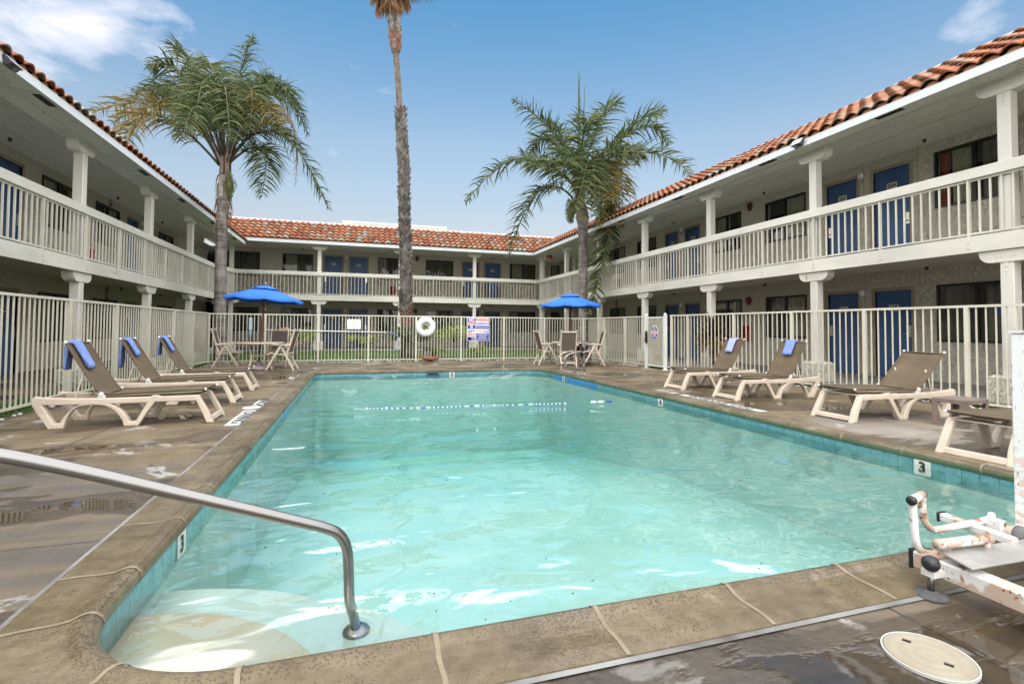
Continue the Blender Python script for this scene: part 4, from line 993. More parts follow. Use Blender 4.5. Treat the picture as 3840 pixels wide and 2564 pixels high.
# ---------------------------------------------------------------- dining chairs
def build_chair():
    e=empty('garden_chair',(0,0,0)); K=dict(parent=e,local=True)      # faces +X, seat width along Y
    def bar(mb,p,q,w=.022,t=.028,sy=0):
        mb.tube([p,q],[w,w],None,6,smooth=False)
    for sg in (-1,1):
        y=sg*.235
        mb=MB(); vs=shape2d([(.30,0),(.345,0),(.05,.545),(.0,.555),(.0,.52)],(),.030,.005); mb.add(vs,None,lambda a,b,c,y=y,sg=sg:Vector((a-.01,y+c,b))); mb.build('leg',MT['resin'],**K)
        mb=MB(); vs=shape2d([(-.30,0),(-.255,0),(.012,.515),(-.005,.55),(-.03,.53)],(),.030,.005); mb.add(vs,None,lambda a,b,c,y=y,sg=sg:Vector((a,y-sg*.034+c,b))); mb.build('leg',MT['resin'],**K)
        mb=MB(); vs=shape2d([(-.215,.565),(-.2,.548),(.15,.572),(.235,.575),(.24,.59),(.14,.600),(-.20,.590)],(),.052,.008); mb.add(vs,None,lambda a,b,c,y=y:Vector((a,y+c,b))); mb.build('armrest',MT['resin'],**K)
        mb=MB(); vs=shape2d([(-.145,.365),(-.10,.375),(-.165,.56),(-.262,.90),(-.300,.955),(-.318,.94),(-.292,.88),(-.205,.56)],(),.030,.006); mb.add(vs,None,lambda a,b,c,sg=sg:Vector((a,sg*.198+c,b))); mb.build('back_post',MT['resin'],**K)
        mb=MB(); vs=shape2d([(-.20,.335),(-.15,.325),(.1,.355),(.22,.375),(.30,.335),(.325,.340),(.29,.385),(.22,.405),(.1,.385),(-.14,.362)],(),.028,.006); mb.add(vs,None,lambda a,b,c,sg=sg:Vector((a,sg*.198+c,b))); mb.build('seat_rail',MT['resin'],**K)
    for bx in ((-.305,-.275,-.19,.19,.895,.93),(-.165,-.135,-.19,.19,.375,.405),(.27,.30,-.19,.19,.345,.372),(-.235,-.205,-.2,.2,.09,.125),(.235,.265,-.22,.22,.09,.125)): MB().box(*bx).build('crossbar',MT['resin'],**K)
    for nm,pl in (('back_sling',[(-.153,.41),(-.185,.56),(-.225,.70),(-.268,.89)]),('seat_sling',[(-.14,.385),(0,.375),(.12,.385),(.23,.396),(.285,.37)])):
        pts=path_pts([(a,0,b) for a,b in pl],3); v=[];f=[]
        for q in pts: v+=[(q.x,-.185,q.z),(q.x,0,q.z-.008),(q.x,.185,q.z)]
        for i in range(len(pts)-1):
            for k in (0,1): f.append((3*i+k,3*i+k+1,3*i+4+k,3*i+3+k))
        n0=len(v); v+=[(x-.004,y,z-.004) for x,y,z in v]; f+=[tuple(n0+i for i in q[::-1]) for q in f]
        MB().add((v,f),None,smooth=True).build(nm,MT['chair_sling'],**K)
    return e
ch=build_chair(); CG='resin armchairs round the two patio tables'
TLX,TLY=-2.13,13.05; TRX,TRY=5.74,12.95
cspec=[((-2.95,13.62),2,'patio armchair left of the left-hand table, next to the palm trunk'),
 ((-1.86,13.86),-92,'armchair behind the left-hand table, facing the camera'),
 ((-1.60,12.86),172,'armchair right of the left-hand table, nearest the pool'),
 ((5.10,13.25),0,'armchair left of the right-hand table'),
 ((5.36,12.33),76,'armchair in front of the right-hand table, seen from behind'),
 ((6.22,12.55),165,'armchair right of the right-hand table, by the wire basket')]
for i,(p_,a,lb) in enumerate(cspec):
    o=ch if i==0 else copy_tree(ch)
    o.location=(*p_,0); o.rotation_euler=(0,0,R(a)); tag(o,lb,'chair',CG)
# tables
def build_table():
    e=empty('round_table',(0,0,0)); K=dict(parent=e,local=True)
    mb=MB(); mb.lathe([(.03,.595),(.50,.595),(.525,.602),(.53,.612),(.525,.624),(.50,.630),(.03,.630)],(0,0,0),None,40); mb.build('table_top',MT['resin'],**K)
    for k in range(4):
        a=R(45+90*k); c,s_=math.cos(a),math.sin(a)
        pts=path_pts([(c*.33,s_*.33,.595),(c*.30,s_*.30,.45),(c*.25,s_*.25,.30),(c*.28,s_*.28,.16),(c*.36,s_*.36,.0)],4)
        mb=MB(); mb.tube(pts,.021,None,8); mb.build('leg',MT['resin'],**K)
    mb=MB(); mb.tube([(.25*math.cos(2*PI*k/24),.25*math.sin(2*PI*k/24),.33) for k in range(24)],.012,None,6,closed=True); mb.build('ring_brace',MT['resin'],**K)
    return e
tb=build_table()
for i,(x,y,rz,lb) in enumerate([(TLX,TLY,10,'round resin table at the left-hand end of the pool'),(TRX,TRY,40,'round resin table at the right-hand end, clear plastic sheet on it')]):
    o=tb if i==0 else copy_tree(tb)
    o.location=(x,y,0); o.rotation_euler=(0,0,R(rz)); tag(o,lb,'table','round patio tables')
def build_umbrella():
    e=empty('patio_umbrella',(0,0,0)); K=dict(parent=e,local=True)
    n=8; Rr=.88; zt=1.93; ze=1.625
    v=[];f=[]; rings=[(.0,zt),(.10,zt-.02),(.36,1.835),(.62,1.735),(.86,1.645)]
    m_=n*6
    for ri,(r,z) in enumerate(rings):
        for k in range(m_):
            a=2*PI*k/m_; ph=(k%6)/6; between=math.sin(ph*PI)
            rr=r*(1-.055*between*(r/.86)); zz=z-.028*between*(r/.86)**1.5
            v.append((rr*math.cos(a),rr*math.sin(a),zz))
    for i in range(len(rings)-1):
        for k in range(m_): f.append((i*m_+k,i*m_+(k+1)%m_,(i+1)*m_+(k+1)%m_,(i+1)*m_+k))
    b0=(len(rings)-1)*m_; n0=len(v)
    for k in range(m_):
        x,y,z=v[b0+k]; v.append((x*.995,y*.995,z-.035))
    for k in range(m_): f.append((b0+k,b0+(k+1)%m_,n0+(k+1)%m_,n0+k))
    n1=len(v)
    mb=MB(); mb.add((v,f),None,smooth=True)
    for k in range(n):
        a=2*PI*k/n; mb.tube([(.12*math.cos(a),.12*math.sin(a),zt-.02),(.86*math.cos(a),.86*math.sin(a),1.648)],.004,None,4)
    mb.build('canopy',MT['umbrella'],**K)
    # vent flap
    v=[];f=[]
    for (r,z) in ((0,zt+.045),(.10,zt+.028),(.30,zt-.038)):
        for k in range(m_):
            a=2*PI*k/m_; bt=math.sin((k%6)/6*PI); v.append((r*(1-.05*bt)*math.cos(a),r*(1-.05*bt)*math.sin(a),z-.012*bt*(r/.3)))
    for i in range(2):
        for k in range(m_): f.append((i*m_+k,i*m_+(k+1)%m_,(i+1)*m_+(k+1)%m_,(i+1)*m_+k))
    MB().add((v,f),None,smooth=True).build('vent_flap',MT['umbrella'],**K)
    mb=MB(); mb.tube([(0,0,.04),(0,0,1.95)],.019,None,12); mb.build('pole',MT['pole_wood'],**K)
    for k in range(n):
        a=2*PI*(k)/n; c,s_=math.cos(a),math.sin(a); mb=MB()
        mb.tube([(.03*c,.03*s_,1.80),(.84*c,.84*s_,1.625)],.006,None,5); mb.tube([(.03*c,.03*s_,1.52),(.42*c,.42*s_,1.712)],.006,None,5); mb.build('rib',MT['pole_wood'],**K)
    mb=MB(); mb.lathe([(0,.075),(.022,.068),(.032,.045),(.028,.02),(.014,.0),(.0,0)],(0,0,zt+.045),None,12); mb.build('finial',MT['base_stone'],**K)
    mb=MB(); mb.tube([(.03,-.02,1.58),(.045,-.03,1.50),(.035,-.025,1.44)],.004,None,5); mb.ball((.04,-.03,1.41),.020,None,8); mb.build('cord',MT['white_plastic'],**K)
    mb=MB(); mb.lathe([(0,0),(.27,0),(.275,.03),(.265,.055),(.12,.075),(.06,.085),(.05,.20),(.0,.20)],(0,0,0),None,28); mb.build('base',MT['base_stone'],**K)
    return e
um=build_umbrella()
for i,(x,y,rx,ry,rz,lb) in enumerate([(TLX-.03,TLY,0,R(3.4),10,'blue patio umbrella over the left-hand table, tilted slightly'),(TRX-.02,TRY-.02,0,R(-.6),12,'blue patio umbrella over the right-hand table')]):
    o=um if i==0 else copy_tree(um)
    o.location=(x,y,0); o.rotation_euler=(rx,ry,R(rz)); tag(o,lb,'umbrella','blue patio umbrellas')
# wire basket and plastic sheet at the right-hand table
e=empty('wire_basket',(6.25,13.35,0),'round wire basket holding coloured toys behind the right-hand table','basket')
mb=MB()
for k in range(26):
    a=2*PI*k/26; mb.tube([(6.25+.27*math.cos(a),13.35+.27*math.sin(a),.01),(6.25+.30*math.cos(a),13.35+.30*math.sin(a),.58)],.004,None,4,smooth=False)
for z in (.01,.12,.24,.36,.47,.58):
    r=.27+.03*z/.58; mb.tube([(6.25+r*math.cos(2*PI*k/26),13.35+r*math.sin(2*PI*k/26),z) for k in range(26)],.006,None,4,closed=True)
mb.build('wire_frame',base('dark_wire',(.10,.11,.10),.5)[0],e)
mb=MB(); rg=random.Random(3)
for k in range(30):
    a=rg.uniform(0,6.28); r=rg.uniform(0,.19); mb.ball((6.25+r*math.cos(a),13.35+r*math.sin(a),rg.uniform(.08,.5)),rg.uniform(.05,.075),[MT['sign_blue'],MT['sign_orange'],MT['boot_orange'],MT['rubber'],MT['towel']][k%5],8)
mb.build('toys',None,e)
mb=MB(); rg=random.Random(9); v=[];f=[]; nx_,ny_=16,10
for i in range(nx_):
    for j in range(ny_):
        x=.06+.55*i/(nx_-1); y=-.30+.5*j/(ny_-1); r=math.hypot(x,y); z=.634+.018*abs(math.sin(i*1.7+j*.9))+.012*rg.random()
        if r>.50: z=.630-(r-.50)*.5+.01*rg.random()
        v.append((TRX+x,TRY+y,z))
for i in range(nx_-1):
    for j in range(ny_-1): f.append((i*ny_+j,i*ny_+j+1,(i+1)*ny_+j+1,(i+1)*ny_+j))
mb.add((v,f),None,smooth=True); tag(mb.build('plastic_sheet',base('clear_grey_plastic',(.50,.53,.55),.12)[0]),'crumpled clear plastic sheet draped on the right-hand table','plastic sheet')
e=empty('tabletop_jar',(TRX-.02,TRY+.22,.63),'small glass jar on the right-hand table behind the umbrella pole','jar')
mb=MB(); mb.lathe([(0,0),(.035,0),(.04,.02),(.038,.07),(.02,.09),(.022,.11),(0,.11)],(TRX-.27,TRY+.1,.631),None,12); mb.build('glass_body',base('blue_green_glass',(.22,.36,.38),.1)[0],e)
# ---------------------------------------------------------------- rails
def steel_tube(name,pts,r,label,cat,group=None,n=16,extra=None):
    e=empty(name,tuple(pts[0]),label,cat,group); mb=MB(); mb.tube(pts,r,None,n); mb.build('tube',MT['steel'],e)
    return e
pts=path_pts([(-1.32,1.58,0.),(-1.32,1.58,.30),(-1.30,1.585,.50),(-1.22,1.61,.615),(-1.09,1.655,.664),(-.96,1.70,.662),(-.80,1.757,.600),(-.50,1.86,.457),(-.22,1.955,.322),(-.09,1.998,.258),(-.045,2.015,.222),(-.020,2.025,.170),(-.012,2.035,.10),(-.006,2.05,-.04),(.008,2.12,-.13),(.022,2.17,-.225)],7)
e=steel_tube('stair_handrail',pts,.0195,'thick steel handrail slanting down into the pool in the foreground','handrail')
for (c,z) in (((.022,2.175),-.233),((-1.32,1.58),.0)):
    mb=MB(); mb.lathe([(.021,.03),(.027,.025),(.048,.014),(.054,.006),(.054,0),(0,0)],(*c,z),None,24); mb.build('flange',MT['steel'],e)
for y,lb in ((10.175,'nearer loop of the steel exit rail at the far right of the pool'),(10.53,'further loop of the steel exit rail at the far right of the pool')):
    raw=[(4.84,y,.0),(4.84,y,.25),(4.838,y,.40),(4.81,y,.455),(4.77,y,.482),(4.70,y,.492),(4.58,y,.465),(4.44,y,.420),(4.375,y,.355),(4.36,y,.27),(4.40,y,.20),(4.46,y,.165),(4.62,y,.130),(4.835,y,.095)]
    e=steel_tube('exit_rail',path_pts(raw,5),.0185,lb,'handrail','exit rail loops',12)
    mb=MB(); mb.lathe([(.02,.03),(.04,.02),(.048,.006),(.048,0),(0,0)],(4.84,y,.0),None,18); mb.build('flange',MT['steel'],e)
# ---------------------------------------------------------------- pool lift
e=empty('pool_lift',(2.55,1.1,0),'rusty white pool lift with footrest and tall post at the bottom right','pool lift')
mb=MB(); mb.bbox(2.128,2.196,.25,1.47,.062,.130,.006); mb.bbox(2.196,3.1,.55,.61,.062,.130,.006); mb.build('base_frame',MT['rusty'],e)
mb=MB(); mb.box(2.124,2.200,1.4705,1.480,.058,.134); mb.build('end_cap',MT['black'],e)
mb=MB(); mb.lathe([(0,0),(.052,.0),(.055,.006),(.052,.014),(.02,.02),(.018,.024),(0,.024)],(2.088,1.375,.0),MT['rubber'],24); mb.cyl((2.088,1.375),.0115,.02,.10,MT['steel'],12); mb.box(2.070,2.135,1.352,1.398,.078,.100,MT['rusty']); mb.build('levelling_foot',None,e)
mb=MB(); mb.ball((2.078,1.368,.128),.030,None,16,(1,1,.95)); mb.build('knob',MT['black'],e)
mb=MB(); v,f=shape2d([(2.135,1.367),(2.39,1.362),(2.75,1.352),(2.75,1.19),(2.36,1.235),(2.09,1.243)],(),.008,.002); mb.add((v,f),None,lambda x,y,z:Vector((x,y,.160+z))); mb.build('footplate',MT['plate_alu'],e)
mb=MB(); mb.tube([(2.12,1.375,.19),(2.38,1.352,.192)],.0185,None,14); mb.tube([(2.20,1.33,.135),(2.20,1.40,.150)],.016,None,8); mb.tube([(2.36,1.35,.13),(2.36,1.352,.19)],.014,None,8); mb.build('pivot_sleeve',MT['rusty'],e)
mb=MB(); mb.tube(path_pts([(2.113,1.455,.327),(2.116,1.452,.25),(2.120,1.45,.185),(2.135,1.448,.145),(2.17,1.442,.122),(2.215,1.435,.118)],5),.0138,None,12)
mb.tube(path_pts([(2.235,1.50,.318),(2.238,1.50,.26),(2.25,1.50,.215),(2.29,1.50,.182),(2.34,1.50,.176),(2.50,1.50,.180),(2.66,1.50,.186)],5),.0138,None,12)
mb.tube([(2.100,1.447,.334),(2.245,1.507,.326)],.0165,None,12); mb.ball((2.655,1.50,.20),.016,None,8); mb.build('footrest_bar',MT['rusty'],e)
mb=MB(); mb.tube([(2.092,1.4437,.3345),(2.1005,1.4472,.334)],.0185,None,12); mb.tube([(2.2445,1.5068,.326),(2.252,1.510,.3255)],.0175,None,12); mb.build('rubber_cap',MT['black'],e)
mb=MB(); mb.bbox(2.49,2.53,1.34,1.62,.150,.182,.004,None,lambda x,y,z:Vector((x+(y-1.34)*.1,y,z+.0))); mb.box(2.513,2.563,1.6205,1.627,.146,.186,MT['black']); mb.box(2.60,2.64,1.44,1.49,.12,.20,None); mb.build('side_bracket',MT['rusty'],e)
mb=MB(); mb.tube([(2.61,1.50,.150),(2.70,1.50,.125),(2.86,1.50,.095)],[.030,.030,.034],None,16); mb.build('lift_arm',MT['rusty'],e)
mb=MB()
T=lambda x,y,z: Vector((2.66,1.405,.128))+Vector((x*.94+z*.30,-z*.95+x*.3,y))
mb.lathe([(.0,-.02),(.05,-.02),(.060,-.012),(.062,0),(.060,.012),(.05,.02),(.034,.02),(.032,.012),(.0,.012)],(0,0,0),MT['rubber'],26,T); mb.lathe([(0,.024),(.012,.022),(.014,.012)],(0,0,0),MT['steel'],10,T); mb.build('grey_wheel',None,e)
mb=MB(); T=lambda x,y,z: Vector((2.245,.93,.045))+Vector((z,x,y)); mb.lathe([(.0,-.015),(.035,-.015),(.045,-.008),(.045,.008),(.035,.015),(0,.015)],(0,0,0),None,20,T); mb.box(2.225,2.265,.90,.96,.045,.0615)
T=lambda x,y,z: Vector((2.60,1.28,.075))+Vector((z,x,y)); mb.lathe([(.0,-.03),(.035,-.03),(.045,-.02),(.045,.02),(.035,.03),(0,.03)],(0,0,0),None,20,T)
mb.build('caster',MT['rubber'],e)
mb=MB(); mb.bbox(2.915,2.975,1.50,1.56,.08,.992,.006,None); mb.box(2.86,3.02,1.42,1.60,.04,.0795); mb.build('post',MT['rusty_post'] if 'rusty_post' in MT else MT['beam_paint'],e)
mb=MB(); mb.box(2.910,2.980,1.495,1.565,.9925,1.006); mb.build('post_cap',MT['rusty'],e)
mb=MB(); mb.tube([(2.945,1.525,.60),(3.05,1.35,.66),(3.3,1.2,.66)],.022,None,10); mb.bbox(3.0,3.35,.9,1.3,.30,.33,.01); mb.build('seat_arm',MT['rusty'],e)
# ---------------------------------------------------------------- skimmer lid
LC=atz(2880+1222*.4931,1791+1357*.4931,.006); lx,ly=LC.x,LC.y
m,nt,N,L,b=base('cream_skimmer_plastic',(.62,.52,.37),.5)
v=wpos(N); vv=mapping(N,L,v,(1,1,1),(-lx,-ly,0)); wv=N.new('ShaderNodeTexWave'); wv.wave_type='RINGS'; wv.rings_direction='Z'; wv.inputs['Scale'].default_value=9; wv.inputs['Distortion'].default_value=.6; L.new(vv,wv.inputs[0])
c=ramp(N,L,noise(N,L,v,9,6),[(.3,(.24,.20,.14)),(.7,(.30,.265,.20))]); c=mixc(N,L,.04,c,wv.outputs['Color'],'OVERLAY'); L.new(c,b.inputs['Base Color']); bump(N,L,b,wv.outputs['Fac'],.0006)
e=empty('skimmer_cover',(lx,ly,0),'round cream skimmer lid with two square holes, set in the deck','cover')
ci=[(.113*math.cos(2*PI*k/56),.113*math.sin(2*PI*k/56)) for k in range(56)]
def rq(cx,cy,s_,a): return [(cx+s_*math.cos(a+PI/4+PI/2*k),cy+s_*math.sin(a+PI/4+PI/2*k)) for k in range(4)]
hp=[atz(2880+1052*.4931,1791+1243*.4931,.008),atz(2880+1375*.4931,1791+1428*.4931,.008)]
holes=[rq(q.x-lx,q.y-ly,.0155,.5)[::-1] for q in hp]
mb=MB(); mb.add(shape2d(ci,holes,.008,.002),m,lambda x,y,z:Vector((x+lx,y+ly,.009+z))); mb.build('cover',None,e)
mb=MB(); co=[(.1195*math.cos(2*PI*k/56),.1195*math.sin(2*PI*k/56)) for k in range(56)]; ci2=[(.1145*math.cos(2*PI*k/56),.1145*math.sin(2*PI*k/56)) for k in range(56)][::-1]
mb.add(shape2d(co,[ci2],.009),MT['collar_grey'],lambda x,y,z:Vector((x+lx,y+ly,.0065+z))); mb.cyl((lx,ly),.112,.001,.003,MT['rubber'],32); mb.build('collar',None,e)
# ---------------------------------------------------------------- depth tiles, deck signs
def on_left(x,y,z,y0,z0): return Vector((XL+.0025+z,y0+x,z0+y))
def depth_tile(kind,pos,s,lab,size=.125,rot=0,txt='3'):
    mb=MB(); h=size/2
    if kind=='L': T=lambda x,y,z: Vector((XL+.003+z,pos+x,-.100+y))
    elif kind=='R': T=lambda x,y,z: Vector((XR-.003-z,pos-x,-.098+y))
    else: T=lambda x,y,z: Vector((pos+x,YF-.003-z,-.100+y))
    mb.add(shape2d([(-h,-.058),(h,-.058),(h,.058),(-h,.058)],(),.003),MT['tile_white'],T)
    mb.add(text2d(s,.115,.002,bold=.004),MT['ink'],lambda x,y,z:T(x,y,z+.0025))
    tag(mb.build('depth_tile'),lab,'depth marker','depth marker tiles on the waterline')
MT['tile_white']=mottled('glazed_white_tile',(.52,.53,.48),(.64,.64,.59),8,.3)
depth_tile('L',2.955,'3','white tile with a black 3 on the left-hand pool wall')
depth_tile('R',2.925,'3','white tile with a black 3 on the right-hand pool wall')
depth_tile('R',6.57,'4','white tile with a black 4 on the right-hand pool wall')
depth_tile('R',10.245,'5','white tile with a black 5 inside the bright blue tiles at the right')
depth_tile('F',2.175,'5','white tile with a black 5 on the far pool wall, beside the skimmer slot')
mb=MB(); mb.box(XR-.0016,XR-.0006,8.66,10.78,-.17,-.046); mb.build('blue_tile_band',mottled('bright_blue_tile',(.02,.17,.42),(.04,.26,.52),14,.25),kind='structure')
mb=MB(); mb.box(XL+.0006,XL+.0016,6.76,7.25,-.17,-.046); mb.build('blue_tile_band',mottled('bright_blue_tile',(.03,.20,.40),(.05,.28,.48),14,.25),kind='structure')
e=empty('skimmer_slot',(1.72,YF,-.06),'dark skimmer opening under the far pool edge','skimmer')
mb=MB(); mb.box(1.56,1.90,YF-.004,YF-.002,-.16,-.046,MT['slot_tile']) if 'slot_tile' in MT else None; mb.box(1.62,1.83,YF-.009,YF-.005,-.095,-.062,MT['void']); mb.build('mouth',MT['void'],e)
mb=MB(); mb.box(1.60,1.85,YF-.014,YF-.010,-.062,-.054,MT['black']); mb.box(1.60,1.62,YF-.014,YF-.010,-.10,-.0625,MT['black']); mb.box(1.83,1.85,YF-.014,YF-.010,-.10,-.0625,MT['black']); mb.build('rim',None,e)
def deck_sign(x0,x1,y0,y1,words,lab,flip=1):
    mb=MB(); mb.box(x0,x1,y0,y1,.002,.005,MT['deck_white'])
    cx,cy=(x0+x1)/2,(y0+y1)/2
    # read from the deck, facing the pool
    T=lambda x,y,z: Vector((cx+flip*y,cy-flip*x,.006+z)); mb.add(text2d(words,(x1-x0)*.92,.002,bold=.003,sx=((y1-y0)*.88)/((x1-x0)*.92*.66*len(words))),MT['ink'],T)
    tag(mb.build('deck_marking'),lab,'deck marking','white painted markings on the pool deck')
deck_sign(-1.250,-1.077,5.69,6.68,'DIVING','painted DIVING lettering beside the nearest left-hand lounger')
mb=MB(); mb.add(shape2d([(-1.205+.105*math.cos(2*PI*k/32),6.90+.125*math.sin(2*PI*k/32)) for k in range(32)],(),.003),None,lambda x,y,z:Vector((x,y,.0035+z))); tag(mb.build('deck_disc',mottled('scuffed_white_disc',(.45,.45,.45),(.62,.62,.62),8,.4)),'scuffed round white plate between the two parts of the left marking','deck plate')
deck_sign(-1.237,-1.063,7.09,7.53,'NO','painted NO lettering further along the left deck')
deck_sign(-1.21,-1.06,10.49,10.90,'5FT','small white depth marking at the far end of the left deck')
deck_sign(4.69,4.83,6.75,7.19,'4FT','short white depth marking on the right deck by the lavender-towel lounger',-1)
deck_sign(4.71,4.84,5.00,6.62,'NO DIVING','long painted NO DIVING lettering on the right deck',-1)
deck_sign(4.69,4.83,10.69,11.13,'5FT','white depth marking beside the steel exit rail',-1)
# ---------------------------------------------------------------- lane rope and floats, leaves on the water
pts=[(.0,7.02),(.15,7.0),(.40,6.98),(.82,6.92),(1.62,6.885),(1.86,6.845),(2.13,6.846),(2.94,6.795)]
pp=path_pts([(x,y,-.084) for x,y in pts],10); e=empty('lane_rope',(1.5,6.9,-.085),'blue and white lane rope floating across the pool','rope')
for part_,mat,ph in (('white_strand',MT['white_paint'],0),('blue_strand',MT['towel_dark'] if 'towel_dark' in MT else MT['sign_blue'],1)):
    mb=MB()
    for i in range(0,len(pp)-1):
        a,b2=pp[i],pp[i+1]; n_=max(1,int((b2-a).length/.028))
        for k in range(n_):
            if (k+i*3)%2==ph:
                mb.tube([a.lerp(b2,k/n_),a.lerp(b2,(k+1)/n_)],.0052,None,6)
    mb.build(part_,mat,e)
mb=MB()
for (x,y) in ((.16,7.0),(.41,6.98),(1.63,6.885),(1.87,6.845)): mb.ball((x,y,-.080),.015,None,10,(1.5,.8,.8))
mb.build('float',MT['white_plastic'],e)
e=empty('loose_float',(3.5,6.79,-.085),'loose white and blue float drifting near the right pool wall','float')
mb=MB()
for x in (3.38,3.50): mb.ball((x,6.80,-.082),.022,None,10,(2.6,.9,.7))
mb.build('white_cone',MT['white_plastic'],e); mb=MB(); mb.ball((3.63,6.79,-.082),.022,None,10,(2.4,.9,.7)); mb.build('blue_cone',MT['sign_blue'],e)
mb=MB(); rg=random.Random(4)
for k in range(90):
    x=rg.uniform(-.5,4.2); y=1.8+9*rg.random()**1.8; a=rg.uniform(0,6.28); l=rg.uniform(.004,.012)*(1+y*.12)
    if x<.2 and y<2.3: continue
    mb.tube([(x,y,-.0865),(x+l*math.cos(a),y+l*math.sin(a),-.0860)],.0016*(1+y*.12),None,4)
mb.build('floating_debris',base('wet_leaf_bits',(.04,.04,.02),.6)[0],label='scattered leaf crumbs floating on the water',cat='debris',kind='stuff')
# ---------------------------------------------------------------- things on the far fence
fy=FY-.030
e=empty('ring_buoy',(1.985,fy,1.02),'white ring buoy hanging on the octagonal board of the far fence','life ring')
T=lambda x,y,z: Vector((1.985+x,fy-.075+z,1.02+y))
mb=MB(); v=[];f=[]; n1_,n2_=40,14
for i in range(n1_):
    a=2*PI*i/n1_
    for k in range(n2_):
        b_=2*PI*k/n2_; r=.205+.080*math.cos(b_); v.append((r*math.cos(a),r*math.sin(a),.046*math.sin(b_)))
for i in range(n1_):
    for k in range(n2_): f.append((i*n2_+k,i*n2_+(k+1)%n2_,((i+1)%n1_)*n2_+(k+1)%n2_,((i+1)%n1_)*n2_+k))
mb.add((v,f),None,T,True); mb.build('foam_ring',MT['ring_white'],e)
e2=empty('buoy_board',(1.985,fy,1.02),'octagonal white board with a red light holding the ring buoy','board')
oc=[(.315*math.cos(R(22.5+45*k)),.315*math.sin(R(22.5+45*k))) for k in range(8)]
mb=MB(); mb.add(shape2d(oc,(),.016,.004),None,lambda x,y,z:Vector((1.985+x,fy-.010+z,1.02+y))); mb.build('board',MT['ring_white'],e2)
mb=MB(); rg=random.Random(8)
for k in range(9): mb.tube(path_pts([(1.985+rg.uniform(-.09,.09),fy-.03,1.02+rg.uniform(-.1,.08)) for _ in range(4)],4),.007,MT['rubber'] if k%3 else MT['label_green'],6)
mb.bbox(1.90,1.96,fy-.06,fy-.02,.985,1.025,.006,MT['red']); mb.build('rope_coil',None,e2)
rp0,rp1=Vector((-2.33,fy-.01,.905)),Vector((.87,fy-.01,.855))
e=empty('rescue_pole',tuple(rp0),'long white rescue pole with a blue hook clipped along the far fence','rescue pole')
mb=MB(); mb.tube([rp0,rp1],.0135,None,10); mb.build('pole',MT['white_plastic'],e)
mb=MB(); q=rp0.lerp(rp1,.075); q2=rp0.lerp(rp1,.105); mb.tube([q,q2],.016,None,10); mb.build('orange_grip',MT['sign_orange'],e)
mb=MB(); mb.tube(path_pts([rp1,rp1+Vector((.12,0,-.02)),rp1+Vector((.26,0,-.08)),rp1+Vector((.33,0,-.22)),rp1+Vector((.33,0,-.38)),rp1+Vector((.26,0,-.5)),rp1+Vector((.17,0,-.55))],5),.0095,None,8); mb.build('hook',MT['towel'],e)
# four notices
SX=[3.245,3.512,3.932]; SZ=[.607,.955,1.305]
def sign(x0,x1,z0,z1,blocks,texts,lab):
    mb=MB(); y=fy-.008; mb.add(shape2d([(x0+.012,z0),(x1-.012,z0),(x1,z0+.012),(x1,z1-.012),(x1-.012,z1),(x0+.012,z1),(x0,z1-.012),(x0,z0+.012)],(),.006),MT['white_paint'],lambda a,b,c:Vector((a,y+c,b)))
    w,h=x1-x0,z1-z0
    for (a,b,c,d,mt) in blocks: mb.box(x0+w*a,x0+w*b,y-.0050,y-.0035,z0+h*c,z0+h*d,MT[mt])
    for (s_,cx,cz,size,mt,sx,bold) in texts: mb.add(text2d(s_,size,.002,bold=bold,sx=sx),MT[mt],lambda a,b,c,cx=cx,cz=cz:Vector((x0+w*cx+a,y-.0064-c,z0+h*cz+b)))
    tag(mb.build('notice_board'),lab,'sign','pool rule notices on the far fence')
sign(SX[0],SX[1],SZ[1]+.003,SZ[2],[(.04,.96,.66,.97,'sign_blue'),(.04,.96,.04,.36,'sign_blue')],[('NO',.5,.81,.125,'white_paint',.85,.004),('DIVING',.5,.51,.115,'sign_red',.66,.004),('O',.5,.20,.13,'white_paint',1,.0),('X',.5,.205,.08,'white_paint',1,.002)],'blue and red NO DIVING notice on the far fence')
sign(SX[1]+.004,SX[2],SZ[1]+.003,SZ[2],[(.02,.98,.04,.33,'sign_blue')],[('WARNING!',.5,.82,.118,'sign_red',.72,.004),('NO LIFEGUARD ON DUTY',.5,.50,.095,'sign_blue',.42,.003),('CHILDREN UNDER 14 MUST NOT USE',.5,.24,.030,'white_paint',.72,.0005),('POOL WITHOUT AN ADULT',.5,.14,.030,'white_paint',.8,.0005)],'WARNING! NO LIFEGUARD ON DUTY notice on the far fence')
sign(SX[0],SX[1],SZ[0],SZ[1]-.003,[(.04,.96,.04,.35,'sign_blue'),(.06,.40,.07,.27,'white_paint2')],[('MAXIMUM',.5,.87,.062,'sign_blue',.72,.002),('POOL',.30,.72,.06,'sign_blue',.8,.002),('CAPACITY',.5,.51,.105,'sign_red',.55,.004),('PERSONS',.70,.22,.034,'white_paint',.8,.0005),('AT A TIME',.70,.13,.028,'white_paint',.8,.0005)] ,'CAPACITY notice, lower left of the four signs on the far fence')
sign(SX[1]+.004,SX[2],SZ[0],SZ[1]-.003,[(.02,.98,.03,.68,'sign_blue')],[('POOL SAFETY',.28,.84,.062,'sign_orange',.55,.002),('RULES',.78,.83,.10,'sign_blue',.60,.002)]+[('%d. '%(i+1)+t,.48,.60-.082*i,.026,'white_paint',.82,.0004) for i,t in enumerate(['SHOWER BEFORE ENTERING POOL','NO RUNNING OR ROUGH PLAY','NO GLASS IN POOL AREA','NO PETS ALLOWED','NO FOOD OR DRINK IN POOL','POOL HOURS 9 AM TO 9 PM','SWIM AT YOUR OWN RISK'])],'RULES notice with a list of white lines, lower right of the four signs')
